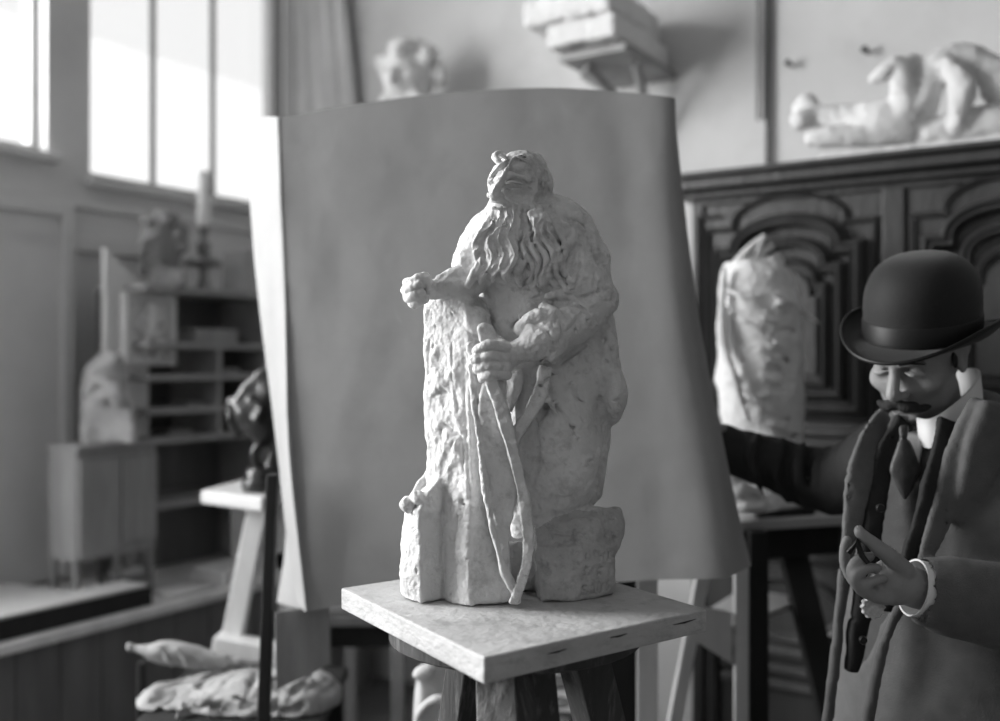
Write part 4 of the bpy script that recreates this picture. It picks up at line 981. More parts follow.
c.build('curly_bust', M['plaster2'], None, noise=((.006, 14),), label='white plaster head with curly hair peeping over the top edge of the backdrop', cat='sculpture')
u9 = Bk(412, 106, .34)[0]
sb = empty('wall_shelf', tuple(BACK.T(u9, 0, zb9 - .05)), 'small bracketed wall shelf under the curly plaster head, behind the backdrop', 'shelf')
MB().box(u9 - .22, u9 + .22, .002, .56, zb9 - .04, zb9 - .001, BACK, .004).build('board', M['palewood'], sb)
for du in (-.15, .15): MB().slab(BACK, [(u9 + du - .015, zb9 - .04), (u9 + du + .015, zb9 - .04), (u9 + du + .015, zb9 - .3), (u9 + du - .015, zb9 - .3)], .002, .06, 0).build('bracket', M['palewood'], sb)

# block on the bracket, upper centre
zs_ = Bk(572, 50, .45)[1]
ub0, ub1 = Bk(545, 30, .5)[0], Bk(615, 30, .5)[0]
bs = empty('bracket_shelf', tuple(BACK.T((ub0 + ub1) / 2, 0, zs_ - .2)), 'rough wall bracket under the two white slabs, above the backdrop', 'bracket')
MB().box(ub0 + .02, ub1 + .01, .002, .44, zs_ - .03, zs_ - .002, BACK, .004).build('board', M['shelfwood'], bs)
def btube(pts, r): return MB().tube([BACK.T(*p) for p in pts], r, 10)
um = (ub0 + ub1) / 2
btube([(um - .05, .36, zs_ - .04), (um + .02, .16, zs_ - .16), (um + .08, .012, zs_ - .30)], [.02, .018, .014]).build('strut', M['shelfwood'], bs, True)
btube([(um + .12, .30, zs_ - .04), (um + .09, .16, zs_ - .14), (um + .1, .012, zs_ - .26)], [.018, .018, .014]).build('strut', M['shelfwood'], bs, True)
btube([(um - .10, .30, zs_ - .045), (um - .02, .22, zs_ - .11), (um + .0, .2, zs_ - .16)], [.012, .012, .01]).build('strut', M['shelfwood'], bs, True)
c = Clay(np.array(BACK.T((ub0 + ub1) / 2, .25, zs_)) - np.array((.45, .45, 0)), np.array(BACK.T((ub0 + ub1) / 2, .25, zs_ + .2)) + np.array((.45, .45, .2)), .008)
bb = lambda u0, u1, o0, o1, z0, z1_: [BACK.T(u, o, z_) for u in (u0, u1) for o in (o0, o1) for z_ in (z0, z1_)]
c.hull(bb(ub0, ub1, .03, .50, zs_, zs_ + .09), .008, .006)
c.build('plaster_slab', M['plaster2'], None, noise=((.006, 12), (.003, 40)), label='thick lower white slab lying on the wall bracket', cat='slab')
c = Clay(np.array(BACK.T((ub0 + ub1) / 2, .25, zs_ + .05)) - np.array((.5, .5, 0)), np.array(BACK.T((ub0 + ub1) / 2, .25, zs_ + .2)) + np.array((.5, .5, .25)), .008)
c.hull(bb(ub0 - .10, ub1 - .02, .06, .50, zs_ + .097, zs_ + .20), .012, .006)
c.build('plaster_slab', M['plaster2'], None, noise=((.008, 12), (.004, 40)), label='irregular upper white slab stacked on the lower slab of the wall bracket', cat='slab')

# pipes on the wall
for (px, y1, r, m, lab) in ((768, 168, .009, 'dark', 'thin dark pipe running down the back wall to the armoire'), (758, 120, .006, 'midwood', 'shorter cord hanging on the back wall left of the dark pipe')):
    u_ = Bk(px, 80, .02)[0]
    MB().tube([BACK.T(u_, .02, 3.8), BACK.T(u_ + .004, .02, 3.2), BACK.T(u_, .02, Bk(px, y1, .02)[1] if px == 758 else 1.9)], r, 8).build('wall_pipe' if px == 768 else 'hanging_cable', M[m], None, True, label=lab, cat='pipe' if px == 768 else 'cable')
for (px, py, lab) in ((792, 66, 'small dark nail high on the back wall, left of the reclining figure'), (868, 53, 'small dark nail on the back wall just above the reclining figure')):
    p = BACK.T(Bk(px, py)[0], 0.001, Bk(px, py)[1]); q = BACK.T(Bk(px, py)[0], .05, Bk(px, py)[1])
    MB().tube([p, (Vector(p) + Vector(q)) / 2, q], [.006, .008, .012], 8).build('wall_nail', M['dark'], None, label=lab, cat='nail')

# curtain in the corner
def curtain():
    V = []; n, m_ = 60, 24; Fc = []
    for j in range(m_ + 1):
        t_ = j / m_; zz_ = 3.85 - t_ * 2.6
        wid = .26 + .25 * min(1, t_ * 1.3)
        for side in (0, 1):
            for i in range(n + 1):
                f_ = i / n; o_ = .06 + .020 * math.sin(f_ * 22 + t_ * 2) + .008 * math.sin(f_ * 47) - side * .004
                V.append(BACK.T(.06 + f_ * wid, o_, zz_))
    k = n + 1
    for j in range(m_):
        for i in range(n):
            a_ = (2 * j) * k + i; b_ = (2 * j + 2) * k + i; Fc.append((a_, a_ + 1, b_ + 1, b_)); Fc.append((a_ + k, b_ + k, b_ + k + 1, a_ + k + 1))
        for i in (0, n): a_ = (2 * j) * k + i; b_ = (2 * j + 2) * k + i; Fc.append((a_, b_, b_ + k, a_ + k))
    MB().add(V, Fc).build('curtain', mat('grey_curtain', .62, .9, .08, 5, .1, 50), None, True, label='pale grey curtain hanging in the corner beside the tall window', cat='curtain')
curtain()

# ------------------------------------------------------------ left wall furniture
Lp = lambda px, py, o=0.: LEFT.px(px, py, o)
bench = empty('wall_bench', tuple(LEFT.T(1.2, .33, 0)), 'long boarded wall bench with a pale top along the window wall', 'bench')
MB().box(.12, 2.6, .003, .66, .565, .60, LEFT, .006).build('bench_top', M['palewood'], bench)
fb = MB(); x = .14
while x < 2.58: fb.box(x, min(x + .148, 2.59), .60, .625, .0, .563, LEFT, .006); x += .15
fb.build('front_boarding', M['midwood'], bench)
MB().box(.12, .145, .003, .62, 0, .563, LEFT, .003).build('end_board', M['midwood'], bench)
# drawing board and paper on it
dbd = empty('drawing_board', tuple(LEFT.T(1.7, .3, .602)), 'large pale drawing board with a dark edge lying on the wall bench', 'board')
u0 = Lp(140, 604, .56)[0]
def plan(q, z0, z1_, bev):
    bm = bmesh.new(); a_ = [bm.verts.new(LEFT.T(u_, o, z0)) for u_, o in q]; b_ = [bm.verts.new(LEFT.T(u_, o, z1_)) for u_, o in q]; n = len(q)
    bm.faces.new(a_[::-1]); bm.faces.new(b_)
    for i in range(n): bm.faces.new((a_[i], a_[(i + 1) % n], b_[(i + 1) % n], b_[i]))
    bmesh.ops.recalc_face_normals(bm, faces=bm.faces); return MB().bm(bm)
bq = [(u0, .625), (u0 + .01, .485), (1.50, .482), (1.56, .08), (2.36, .08), (2.36, .625)]
plan(bq, .6015, .665, 0).build('edge', M['post'], dbd)
plan([(a_ + .008 if a_ < 2 else a_ - .01, o - .008 if o > .3 else o + .01) for a_, o in bq], .6655, .673, 0).build('surface', M['white'], dbd)
c = Clay(np.array(LEFT.T(1.1, .4, .60)) - np.array((.5, .5, 0)), np.array(LEFT.T(1.1, .4, .66)) + np.array((.5, .5, .05)), .006)
c.hull([LEFT.T(u_, o, z_) for u_ in (1.0, 1.2) for o in (.485, .63) for z_ in (.6015, .618)], .003, .003)
c.build('paper_pad', M['white'], None, noise=((.003, 12),), label='small stack of white paper on the far end of the wall bench', cat='paper')
# cabinet
oC = .46
uc0, uc1 = Lp(158, 500, oC)[0], Lp(78, 500, oC)[0]
zt8, zb8 = Lp(118, 447, oC)[1], Lp(118, 556, oC)[1]
cab = empty('box_cabinet', tuple(LEFT.T((uc0 + uc1) / 2, .25, .6)), 'grey wooden box cabinet with a panelled front on thin legs, on the wall bench', 'cabinet')
MB().box(uc0, uc1, oC - .17, oC - .012, zb8, zt8, LEFT, .004).build('body', M['cabwood'], cab)
uh = (uc0 * .52 + uc1 * .48)
for a_, b_ in ((uc0 + .006, uh - .003), (uh + .003, uc1 - .006)): MB().box(a_, b_, oC - .012, oC + .004, zb8 + .03 * (a_ < uh) + .01, zt8 - .035, LEFT, .004).build('door', M['cabwood'], cab)
MB().box(uc0 - .006, uc1 + .006, oC - .175, oC + .008, zt8, zt8 + .014, LEFT, .004).build('top', M['cabwood'], cab)
for u_, o in ((uc0 + .012, oC - .03), (uh, oC - .03), (uc1 - .012, oC - .03), (uc0 + .012, oC - .155), (uc1 - .012, oC - .155)): MB().box(u_ - .010, u_ + .010, o - .01, o + .01, .601, zb8, LEFT, .002).build('leg', M['cabwood'], cab)
MB().box(uc0 + .05, uh - .02, oC - .10, oC - .02, .64 + .03, .64 + .055, LEFT, .003).build('paper_roll', M['white'], None, label='pale folded paper tucked below the box cabinet', cat='paper')
MB().box(uc0 + .03, uh - .005, oC - .14, oC + .0, .601, .669, LEFT, .003).build('wood_block', M['midwood'], None, label='low wooden block under the box cabinet holding the folded paper', cat='block')
# small seated plaster on cabinet
oB = oC - .09; zq = zt8 + .014
Yb = LEFT.T(Lp(108, 440, oB)[0], oB, 0)[1]
def K5(px, py, d=0): return P(px, py, Yb + d)
q = Yb / F
c = Clay(K5(70, 452) - np.array((0, .2, 0)), K5(150, 340) + np.array((0, .2, 0)), .007)
b_ = MB()
c.hull([K5(81, 404, -.08), K5(133, 404, -.08), K5(81, 404, .1), K5(133, 404, .1), K5(80, 452, -.09), K5(136, 452, -.09), K5(80, 452, .11), K5(136, 452, .11)], .008, .01)
c.ell(K5(104, 386, .02), (22 * q, 20 * q, 34 * q), rot(0, 0, 12), .02); c.ell(K5(114, 361), (10 * q, 10 * q, 11 * q), None, .012)
c.tube([K5(90, 392, -.05), K5(100, 380, -.08), K5(112, 390, -.08)], [7 * q, 6 * q, 6 * q], .01, sm=4)
c.tube([K5(96, 404, -.06), K5(110, 392, -.09), K5(122, 402, -.07)], [8 * q, 7 * q, 8 * q], .01, sm=4)
c.ell(K5(106, 374, -.07), (8 * q, 5 * q, 9 * q), None, .012, True)
c.hull([(-5, 2, zq + .0005), (2, 2, zq + .0005), (2, 6, zq + .0005), (-5, 6, zq + .0005), (-5, 2, zq - .3), (2, 2, zq - .3), (2, 6, zq - .3), (-5, 6, zq - .3)], 0, 0, True)
c.build('plaster_figure', M['plaster3'], None, noise=((.008, 18), (.004, 45)), label='pale plaster crouching figure on a square block on the box cabinet', cat='sculpture')

# shelf unit
oS = .42
us0, us1 = Lp(285, 330, oS)[0], Lp(150, 380, oS)[0]
us0 = Lp(268, 340, oS)[0]
su = empty('shelf_unit', tuple(LEFT.T((us0 + us1) / 2, .2, 0)), 'tall grey wooden shelf unit against the wall below the window', 'shelves')
zs = [Lp(215, y, oS)[1] for y in (291, 346, 377, 409, 437)]
MB().box(us0, us1 + .02, .12, oS, zs[0] - .018, zs[0] + .006, LEFT, .004).build('shelf', M['shelfwood'], su)
for z_ in zs[1:]: MB().box(us0, us1, .12, oS - .01, z_ - .012, z_ + .012, LEFT, .003).build('shelf', M['shelfwood'], su)
for z_ in (.9,): MB().box(us0, us1, .12, oS - .01, z_ - .012, z_ + .012, LEFT, .003).build('shelf', M['shelfwood'], su)
MB().box(us0, us1, .10, .12, .602, zs[0], LEFT, .002).build('back_panel', M['midwood'], su)
MB().box(us0 - .02, us0, .10, oS, .602, zs[0], LEFT, .003).build('side_panel', M['shelfwood'], su)
um2 = Lp(222, 380, oS)[0]
MB().box(um2 - .010, um2 + .010, .12, oS - .012, zs[4] + .012, zs[1] - .012, LEFT, .002).build('divider', M['shelfwood'], su)
MB().box(Lp(139, 400, .26)[0], Lp(128, 400, .26)[0], .23, .26, .602, zs[1] - .1, LEFT, .003).build('upright', M['shelfwood'], su)
MB().box(Lp(150, 400, .26)[0], Lp(142, 400, .26)[0], .23, .26, .602, zs[1] - .1, LEFT, .003).build('upright', M['shelfwood'], su)
# slanting-topped side board
pa = [Lp(x, y, .30) for x, y in ((149, 292), (149, 440), (106, 440), (106, 247))]
MB().slab(LEFT, pa, .27, .30, .003).build('side_panel', M['wall_p'], su)
# framed relief leaning on it
ur0, ur1 = Lp(176, 320, .325)[0], Lp(122, 330, .325)[0]
zr0, zr1 = Lp(150, 366, .325)[1], Lp(150, 292, .325)[1]
rl = empty('relief_plaque', tuple(LEFT.T((ur0 + ur1) / 2, .325, zr0)), 'framed pale plaster relief hung on the side of the shelf unit', 'relief')
MB().box(ur0, ur1, .305, .322, zr0, zr1, LEFT, .003).build('back', M['plaster2'], rl)
MB().moulding(LEFT, [(ur0 + .02, zr0 + .02), (ur1 - .02, zr0 + .02), (ur1 - .02, zr1 - .02), (ur0 + .02, zr1 - .02)], .036, .018, .322, True).build('frame', M['plaster2'], rl)
c = Clay(np.array(LEFT.T(ur0, .325, zr0)) - np.array((.3, .3, 0)), np.array(LEFT.T(ur0, .325, zr1)) + np.array((.2, .2, 0)), .005)
uu, zz5 = (ur0 + ur1) / 2, (zr0 + zr1) / 2; LT = lambda a_, o, b2: LEFT.T(uu + a_, o, zz5 + b2)
c.ball(LT(0, .335, .085), .026, .006); c.tube([LT(0, .332, .05), LT(.005, .334, -.02)], [.032, .026], .01)
for sg in (-1, 1):
    c.tube([LT(sg * .02, .332, .05), LT(sg * .06, .334, .02), LT(sg * .03, .336, -.02)], [.012, .011, .01], .008, sm=3)
    c.tube([LT(sg * .012, .332, -.02), LT(sg * .03, .335, -.07), LT(sg * .015, .332, -.115)], [.016, .014, .01], .008, sm=3)
c.build('relief_figure', M['plaster2'], rl)
# head on the shelf
Yh = LEFT.T(Lp(162, 285, .3)[0], .30, 0)[1]; zh = zs[0] + .0065
c = lumpy_head('head', 136, 188, 212, 288, Yh, None, '', .008, 4, base_py=300)
c.hull([P(150, 268, Yh - .08), P(184, 268, Yh - .08), P(150, 268, Yh + .1), P(184, 268, Yh + .1), P(148, 300, Yh - .09), P(188, 300, Yh - .09), P(148, 300, Yh + .1), P(188, 300, Yh + .1)], .008, .01)
c.hull([(-5, 2, zh), (2, 2, zh), (2, 6, zh), (-5, 6, zh), (-5, 2, zh - .4), (2, 2, zh - .4), (2, 6, zh - .4), (-5, 6, zh - .4)], 0, 0, True)
c.build('portrait_head', mat('dull_plaster', .24, .8, .2, 12, .1, 60), None, noise=((.006, 16),), label='dull grey bearded portrait head standing on top of the shelf unit', cat='sculpture')
# lamp
ul, zl = Lp(204, 290, .30); Yl = LEFT.T(ul, .30, 0)[1]
def lz(py): return CAMZ - (py - HY) * Yl / F
xl = (204 - HX) * Yl / F; k_ = Yl / F
lm = empty('table_lamp', (xl, Yl, zs[0] + .007), 'lamp with a tall white glass chimney above a wide disc, on the shelf unit', 'lamp')
b0 = zs[0] + .007
MB().lathe((xl, Yl, 0), [(.001, b0), (9 * k_, b0), (8 * k_, b0 + .01), (4 * k_, lz(276)), (5 * k_, lz(268)), (17 * k_, lz(266)), (18 * k_, lz(263)), (15 * k_, lz(259)), (5 * k_, lz(256)), (7 * k_, lz(249)), (7 * k_, lz(243)), (3 * k_, lz(240)), (4 * k_, lz(234)), (5 * k_, lz(228)), (.001, lz(227))]).build('lamp_base', M['metal'], lm, smooth=True)
MB().lathe((xl, Yl, 0), [(.001, lz(228)), (6.5 * k_, lz(227)), (8 * k_, lz(222)), (6.5 * k_, lz(200)), (5 * k_, lz(172)), (4.2 * k_, lz(171)), (.001, lz(173))]).build('chimney', M['glassw'], lm, smooth=True)
# things on shelves
def shelf_box(px0, px1, py0, si, o, m, name, lab, cat, dep=.12):
    a_, b2 = sorted((Lp(px0, py0, o)[0], Lp(px1, py0, o)[0])); zz6 = zs[si] + .0125
    MB().box(a_, b2, o - dep, o, zz6, Lp((px0 + px1) / 2, py0, o)[1], LEFT, .005).build(name, m, None, label=lab, cat=cat)
shelf_box(196, 238, 329, 1, .36, M['cabwood'], 'white_box', 'long pale box on the upper shelf inside the shelf unit', 'box')
shelf_box(188, 206, 402, 3, .34, M['shelfwood'], 'small_box', 'small low box on the lower left shelf of the shelf unit', 'box')
shelf_box(224, 240, 368, 2, .34, M['shelfwood'], 'small_box', 'small grey box right of the divider in the shelf unit', 'box')
shelf_box(170, 192, 430, 4, .34, M['cabwood'], 'small_box', 'flat box on the lowest visible shelf of the shelf unit', 'box')
MB().hexa([LEFT.T(Lp(256, 290, .34)[0], .34, zs[0] + .007), LEFT.T(Lp(243, 290, .34)[0], .34, zs[0] + .007), LEFT.T(Lp(243, 290, .34)[0], .2, zs[0] + .007), LEFT.T(Lp(256, 290, .34)[0], .2, zs[0] + .007),
           LEFT.T(Lp(256, 250, .34)[0], .33, Lp(256, 248, .34)[1]), LEFT.T(Lp(244, 250, .34)[0], .33, Lp(244, 250, .34)[1]), LEFT.T(Lp(244, 250, .34)[0], .21, Lp(244, 250, .34)[1]), LEFT.T(Lp(256, 250, .34)[0], .21, Lp(256, 248, .34)[1])], .01).build('plaster_block', M['plaster3'], None, label='pale upright plaster block on the shelf unit right beside the backdrop', cat='block')
# pale box on the far end of the bench
MB().box(.50, .96, .43, .62, .6015, .655, LEFT, .006).build('flat_box', M['palewood'], None, label='long flat pale box on the far end of the wall bench', cat='box')
# ------------------------------------------------------------ the man
man = empty('person', (.84, 1.86, 0), 'man in a black bowler hat and dark open overcoat looking down at his hand', 'person')
HM = Matrix.Translation(Vector((.758, 1.820, 1.474))) @ rot(-46, 25, 4)
BM = Matrix.Translation(Vector(P(922, 332, 1.83))) @ rot(-48, 14, 7)
def hatcut(c):
    c.M = np.array(BM); c.hull([(x, y, z_) for x in (-.3, .3) for y in (-.3, .3) for z_ in (-.020, .3)], 0, .002, True); c.ell((0, 0, -.02), (.080, .095, .07), None, .002)
HMn = np.array(HM)
def Q(px, py, Y): return P(px, py, Y)
# body: head, neck, trunk, arms, hands
c = Clay((.40, 1.45, .02), (1.22, 2.35, 1.64), .0033)
c.M = HMn
e = lambda p, r, k=.01, sub=False: c.ell(p, r, None, k, sub)
t = lambda p, r, k=.006, sub=False, sm=4: c.tube(p, r, k, sub, sm)
e((0, .015, .03), (.074, .094, .080)); e((0, -.030, -.035), (.060, .062, .078), .02); e((0, -.066, -.098), (.026, .022, .020), .02); e((0, -.012, -.075), (.052, .055, .045), .02)
e((0, -.074, .022), (.050, .022, .02), .02)
for sx in (-1, 1):
    e((sx * .031, -.094, -.006), (.019, .014, .012), .008, True); e((sx * .031, -.081, -.008), (.0135, .0125, .0115), .003)
    t([(sx * .016, -.095, -.004), (sx * .031, -.0965, -.008), (sx * .046, -.086, -.008)], [.003, .0045, .003], .003)   # lowered lid
    t([(sx * .012, -.098, .011), (sx * .030, -.098, .016), (sx * .050, -.084, .009)], [.005, .006, .004], .006)
    e((sx * .040, -.066, -.034), (.022, .020, .020), .02); e((sx * .0125, -.100, -.047), (.008, .010, .007), .005)
    e((sx * .0745, .012, -.020), (.007, .020, .031), .004); e((sx * .082, .006, -.016), (.005, .010, .016), .004, True)
    e((sx * .048, -.010, -.085), (.016, .03, .022), .02)
t([(0, -.092, .012), (0, -.104, -.012), (0, -.119, -.038)], [.008, .010, .0115], .008); e((0, -.112, -.044), (.013, .012, .009), .006)
t([(-.022, -.090, -.078), (0, -.097, -.080), (.022, -.090, -.078)], [.004, .0075, .004], .004); t([(-.02, -.088, -.0855), (0, -.093, -.0865), (.02, -.088, -.0855)], [.001, .0015, .001], .002, True)
e((0, -.084, -.098), (.02, .008, .004), .006, True)
hatcut(c)
c.M = np.eye(4)
c.tube([(.765, 1.835, 1.42), (.80, 1.865, 1.36), (.835, 1.88, 1.28)], [.058, .060, .075], .02, sm=4)
c.stack([(.80, .85, 1.90, .16, .11, -.9), (1.0, .85, 1.89, .15, .11, -.9), (1.2, .845, 1.885, .17, .11, -.9), (1.30, .84, 1.88, .15, .085, -.9), (1.33, .835, 1.88, .08, .06, -.9)], .03)
SHR, ELR, WRR = (.79, 1.995, 1.29), (.70, 2.13, 1.185), (.505, 2.165, 1.262)
c.tube([SHR, ELR], [.05, .042], .02); c.tube([ELR, WRR], [.042, .028], .01)
# right hand closed on the easel edge behind the backdrop
c.ell((.475, 2.17, 1.272), (.045, .022, .038), rot(0, 0, 0), .012)
for i in range(4): c.tube([(.455, 2.165, 1.298 - i * .019), (.43, 2.150, 1.300 - i * .019), (.428, 2.135, 1.298 - i * .019)], [.0095, .009, .008], .003, sm=3)
c.tube([(.49, 2.155, 1.29), (.47, 2.135, 1.305), (.45, 2.125, 1.31)], [.011, .010, .009], .004, sm=3)
# left arm across to the hand held before the waist
SHL, ELL = (.96, 1.76, 1.28), (1.02, 1.66, 1.00)
WRL = Q(915, 588, 1.62)
c.tube([SHL, ELL], [.05, .043], .02); c.tube([ELL, WRL + (.03, .01, -.01), WRL], [.043, .032, .029], .01)
def K6(px, py, d=0.): return P(px, py, 1.60 + d)
c.tube([WRL, K6(905, 583, .01)], [.029, .030], .012)
c.ell(K6(892, 580, .01), (.036, .026, .034), rot(0, 0, 25), .014); c.ell(K6(886, 583, .0), (.028, .022, .026), None, .012)
c.tube([K6(905, 570, -.01), K6(889, 556, -.022), K6(873, 543, -.025), K6(861, 534, -.022), K6(859, 530, -.018)], [.015, .0135, .0105, .0092, .0075], .007, sm=4)     # thumb
c.tube([K6(872, 588, .012), K6(856, 581, .018), K6(846, 566, .016), K6(845, 550, .008), K6(847, 540, .0)], [.013, .0112, .0098, .0088, .0075], .005, sm=4)  # index
c.tube([K6(874, 592, -.004), K6(857, 582, -.016), K6(853, 568, -.022), K6(861, 558, -.022), K6(870, 557, -.014)], [.0130, .0112, .0098, .0088, .0075], .0030, sm=4)
c.tube([K6(878, 595, -.010), K6(862, 589, -.022), K6(856, 577, -.030), K6(866, 569, -.030), K6(877, 568, -.022)], [.0130, .0110, .0098, .0086, .0075], .0030, sm=4)
c.tube([K6(886, 598, -.012), K6(872, 595, -.022), K6(865, 586, -.031), K6(873, 581, -.031), K6(883, 579, -.024)], [.0120, .0098, .0088, .0078, .007], .0030, sm=4)
c.tube([K6(893, 597, .0), K6(905, 592, .004)], [.012, .016], .012)
# legs
for (x, y, yy) in ((.80, 1.97, 1.93), (.88, 1.83, 1.78)):
    c.tube([(x, y, .86), (x - .01, y - .01, .48), (x, y, .10)], [.082, .056, .040], .02)
    c.ell((x - .05, yy - .02, .052), (.12, .045, .03), rot(28), .02)
c.build('body', M['skin'], man, noise=((.0008, 60),), smooth=2)
# hair round the back and temples
c = Clay((.62, 1.66, 1.36), (.90, 1.99, 1.60), .0035); c.M = HMn
c.ell((0, .028, .026), (.079, .088, .078), None, .01)
c.hull([(-.12, -.075, -.03), (.12, -.075, -.03), (-.12, -.14, -.03), (.12, -.14, -.03), (-.12, -.14, .12), (.12, -.14, .12), (-.12, -.02, .12), (.12, -.02, .12), (-.12, -.03, .0), (.12, -.03, .0)], .004, .004, True)
c.hull([(-.12, -.13, -.02), (.12, -.13, -.02), (-.12, .05, -.02), (.12, .05, -.02), (-.12, -.13, -.2), (.12, -.13, -.2), (-.12, .08, -.2), (.12, .08, -.2)], .004, .004, True)
for sx in (-1, 1): c.ell((sx * .0735, -.020, -.012), (.005, .009, .018), None, .004)
c.M = np.array(BM); c.hull([(x, y, z_) for x in (-.3, .3) for y in (-.3, .3) for z_ in (-.014, .3)], 0, .002, True)
c.build('hair', M['hair'], man, noise=((.002, 90),))
# moustache
c = Clay((.60, 1.60, 1.30), (.85, 1.85, 1.45), .0025); c.M = HMn
for sx in (-1, 1):
    c.tube([(0, -.104, -.062), (sx * .014, -.103, -.068), (sx * .030, -.094, -.074), (sx * .046, -.080, -.076)], [.008, .0105, .009, .0035], .004, sm=4)
c.build('moustache', M['hair'], man, noise=((.0025, 120),))
for sx in (-1, 1):
    MB().tube([HM @ Vector(p) for p in ((sx * .012, -.104, .013), (sx * .030, -.104, .0185), (sx * .051, -.089, .011))], [.002, .0035, .0015], 8, .7).build('eyebrow', M['hair'], man, True)
# bowler hat
prof = []
for i in range(15):
    a = math.pi / 2 * i / 14; prof.append((max(.0008, math.cos(a) ** .62 * .104), .055 + math.sin(a) ** 1.0 * .091))
prof = [(.104, -.004), (.1035, .02), (.104, .045)] + prof
hatm = MB().lathe((0, 0, 0), prof, 64, .94, 1.12, BM).build('hat', M['felt'], man, True)
MB().lathe((0, 0, 0), [(.1035, -.002), (.1062, .0), (.1062, .030), (.1045, .033), (.1035, .033)], 64, .94, 1.12, BM).build('hat_band', M['ribbon'], hatm, True)
def brim():
    V = []; Fc = []; n, m_ = 96, 9
    for side in (0, 1):
        for j in range(m_ + 1):
            f_ = j / m_
            for i in range(n):
                a = 2 * math.pi * i / n; ca, sa = math.cos(a), math.sin(a); lift = ca * ca            # sides curl up, front and back dip
                rr = .094 + f_ * (.056 - .012 * lift * f_)
                z_ = -.004 + f_ * f_ * (.046 * lift - .016) + (f_ > .85) * .004 * (f_ - .85) / .15
                V.append(BM @ Vector((rr * .94 * ca, rr * 1.12 * sa, z_ - side * .004)))
    k = (m_ + 1) * n
    for j in range(m_):
        for i in range(n):
            q = (j * n + i, j * n + (i + 1) % n, (j + 1) * n + (i + 1) % n, (j + 1) * n + i); Fc.append(q); Fc.append(tuple(x + k for x in q[::-1]))
    for j in (0, m_):
        for i in range(n): Fc.append((j * n + i, j * n + (i + 1) % n, j * n + (i + 1) % n + k, j * n + i + k))
    MB().add(V, Fc).build('hat_brim', M['felt'], hatm, True)
    MB().tube([V[m_ * n + i] for i in range(n)] + [V[m_ * n]], .0028, 6, 1, False).build('brim_binding', M['ribbon'], hatm, True)
brim()
# collar: a standing band round the neck
def bandmesh(pts_in, h, th_, name, m, upv=(0, 0, 1)):
    pts = spline(pts_in, 6); V = []; Fc = []; up = np.array(upv, float)
    cen = np.mean(pts, 0)
    for p in pts:
        out = p - cen; out[2] = 0; out /= np.linalg.norm(out)
        for a_, b_ in ((0, 0), (th_, 0), (th_, h), (0, h)): V.append(p + out * a_ + up * b_)
    for i in range(len(pts) - 1):
        for k in range(4): Fc.append((i * 4 + k, i * 4 + (k + 1) % 4, (i + 1) * 4 + (k + 1) % 4, (i + 1) * 4 + k))
    Fc += [(0, 1, 2, 3), tuple(range(len(pts) * 4 - 4, len(pts) * 4))]
    return MB().add(V, Fc).build(name, m, man, True)
col = MB()
cp = [(.752, 1.790, 1.318), (.768, 1.770, 1.318), (.800, 1.762, 1.340), (.845, 1.780, 1.375), (.880, 1.83, 1.400), (.885, 1.89, 1.405), (.84, 1.935, 1.385), (.785, 1.925, 1.355), (.755, 1.885, 1.33), (.742, 1.835, 1.316)]
bandmesh([np.array(p) - (0, 0, .022) for p in cp], .052, .004, 'collar', M['linen'], (-.12, -.05, 1))
# waistcoat and trousers
c = Clay((.62, 1.62, .74), (1.10, 2.12, 1.42), .0045)
LVV = [(.78, .845, 1.86, .185, .150, -.95), (.92, .838, 1.85, .180, .155, -.95), (1.05, .835, 1.85, .175, .152, -.95), (1.18, .838, 1.855, .175, .145, -.95), (1.27, .840, 1.865, .165, .125, -.95), (1.33, .840, 1.875, .115, .095, -.95), (1.355, .835, 1.875, .088, .082, -.95)]
c.stack(LVV, .02)
c.stack([(a, b, d, e_ - .014, f_ - .014, g) for a, b, d, e_, f_, g in LVV[:]] + [(1.38, .83, 1.87, .08, .075, -.95)], .0, True) if False else None
# V neck cut
c.hull([P(904, 494, 1.60), P(880, 410, 1.60), P(946, 400, 1.60), P(904, 494, 1.785), P(884, 410, 1.80), P(944, 400, 1.79)], .002, .003, True)
c.tube([P(884, 440, 1.735), P(880, 520, 1.70), P(866, 600, 1.69), P(862, 660, 1.69)], .003, .006, True, sm=4)
c.build('waistcoat', M['vest'], man, noise=((.003, 14), (.0008, 60)))
# tie
tk = Clay((.64, 1.60, 1.12), (.82, 1.86, 1.36), .003)
tk.hull([P(896, 425, 1.762), P(911, 422, 1.760), P(909, 441, 1.757), P(898, 442, 1.757), P(897, 425, 1.745), P(910, 423, 1.745), P(908, 440, 1.74), P(899, 441, 1.74)], .004, .004)
tk.hull([P(x, y, Y) for Y in (1.745, 1.768) for x, y in ((898, 439), (909, 439), (922, 468), (905, 502), (889, 470))] + [P(903, 440, 1.738), P(905, 470, 1.735)], .003, .004)
tk.build('tie', M['tie'], man, noise=((.0015, 40),))
# shirt front under the tie
sfr = Clay((.70, 1.68, 1.16), (.84, 1.88, 1.36), .004)
sfr.hull([P(899, 430, 1.785), P(924, 440, 1.78), P(918, 476, 1.755), P(896, 476, 1.76), P(897, 430, 1.83), P(930, 430, 1.82), P(920, 476, 1.80), P(896, 476, 1.80)], .006, .004)
sfr.build('shirt_front', M['linen'], man)
def ribbon(c, p, wd, dp, k=.003, sub=False):
    q = spline([np.append(P(*a), w_) for a, w_ in zip(p, wd)], 5)
    for a, b in zip(q[:-1], q[1:]):
        ta = (b - a)[[0, 2]]; n = np.array((-ta[1], ta[0])) / (np.linalg.norm(ta) + 1e-9); pts = []
        for s_ in (a, b):
            for o in (-1, 1):
                for dd in (-dp, dp): pts.append((s_[0] + n[0] * o * s_[3], s_[1] + dd, s_[2] + n[1] * o * s_[3]))
        c.hull(pts, 0, 0, sub)
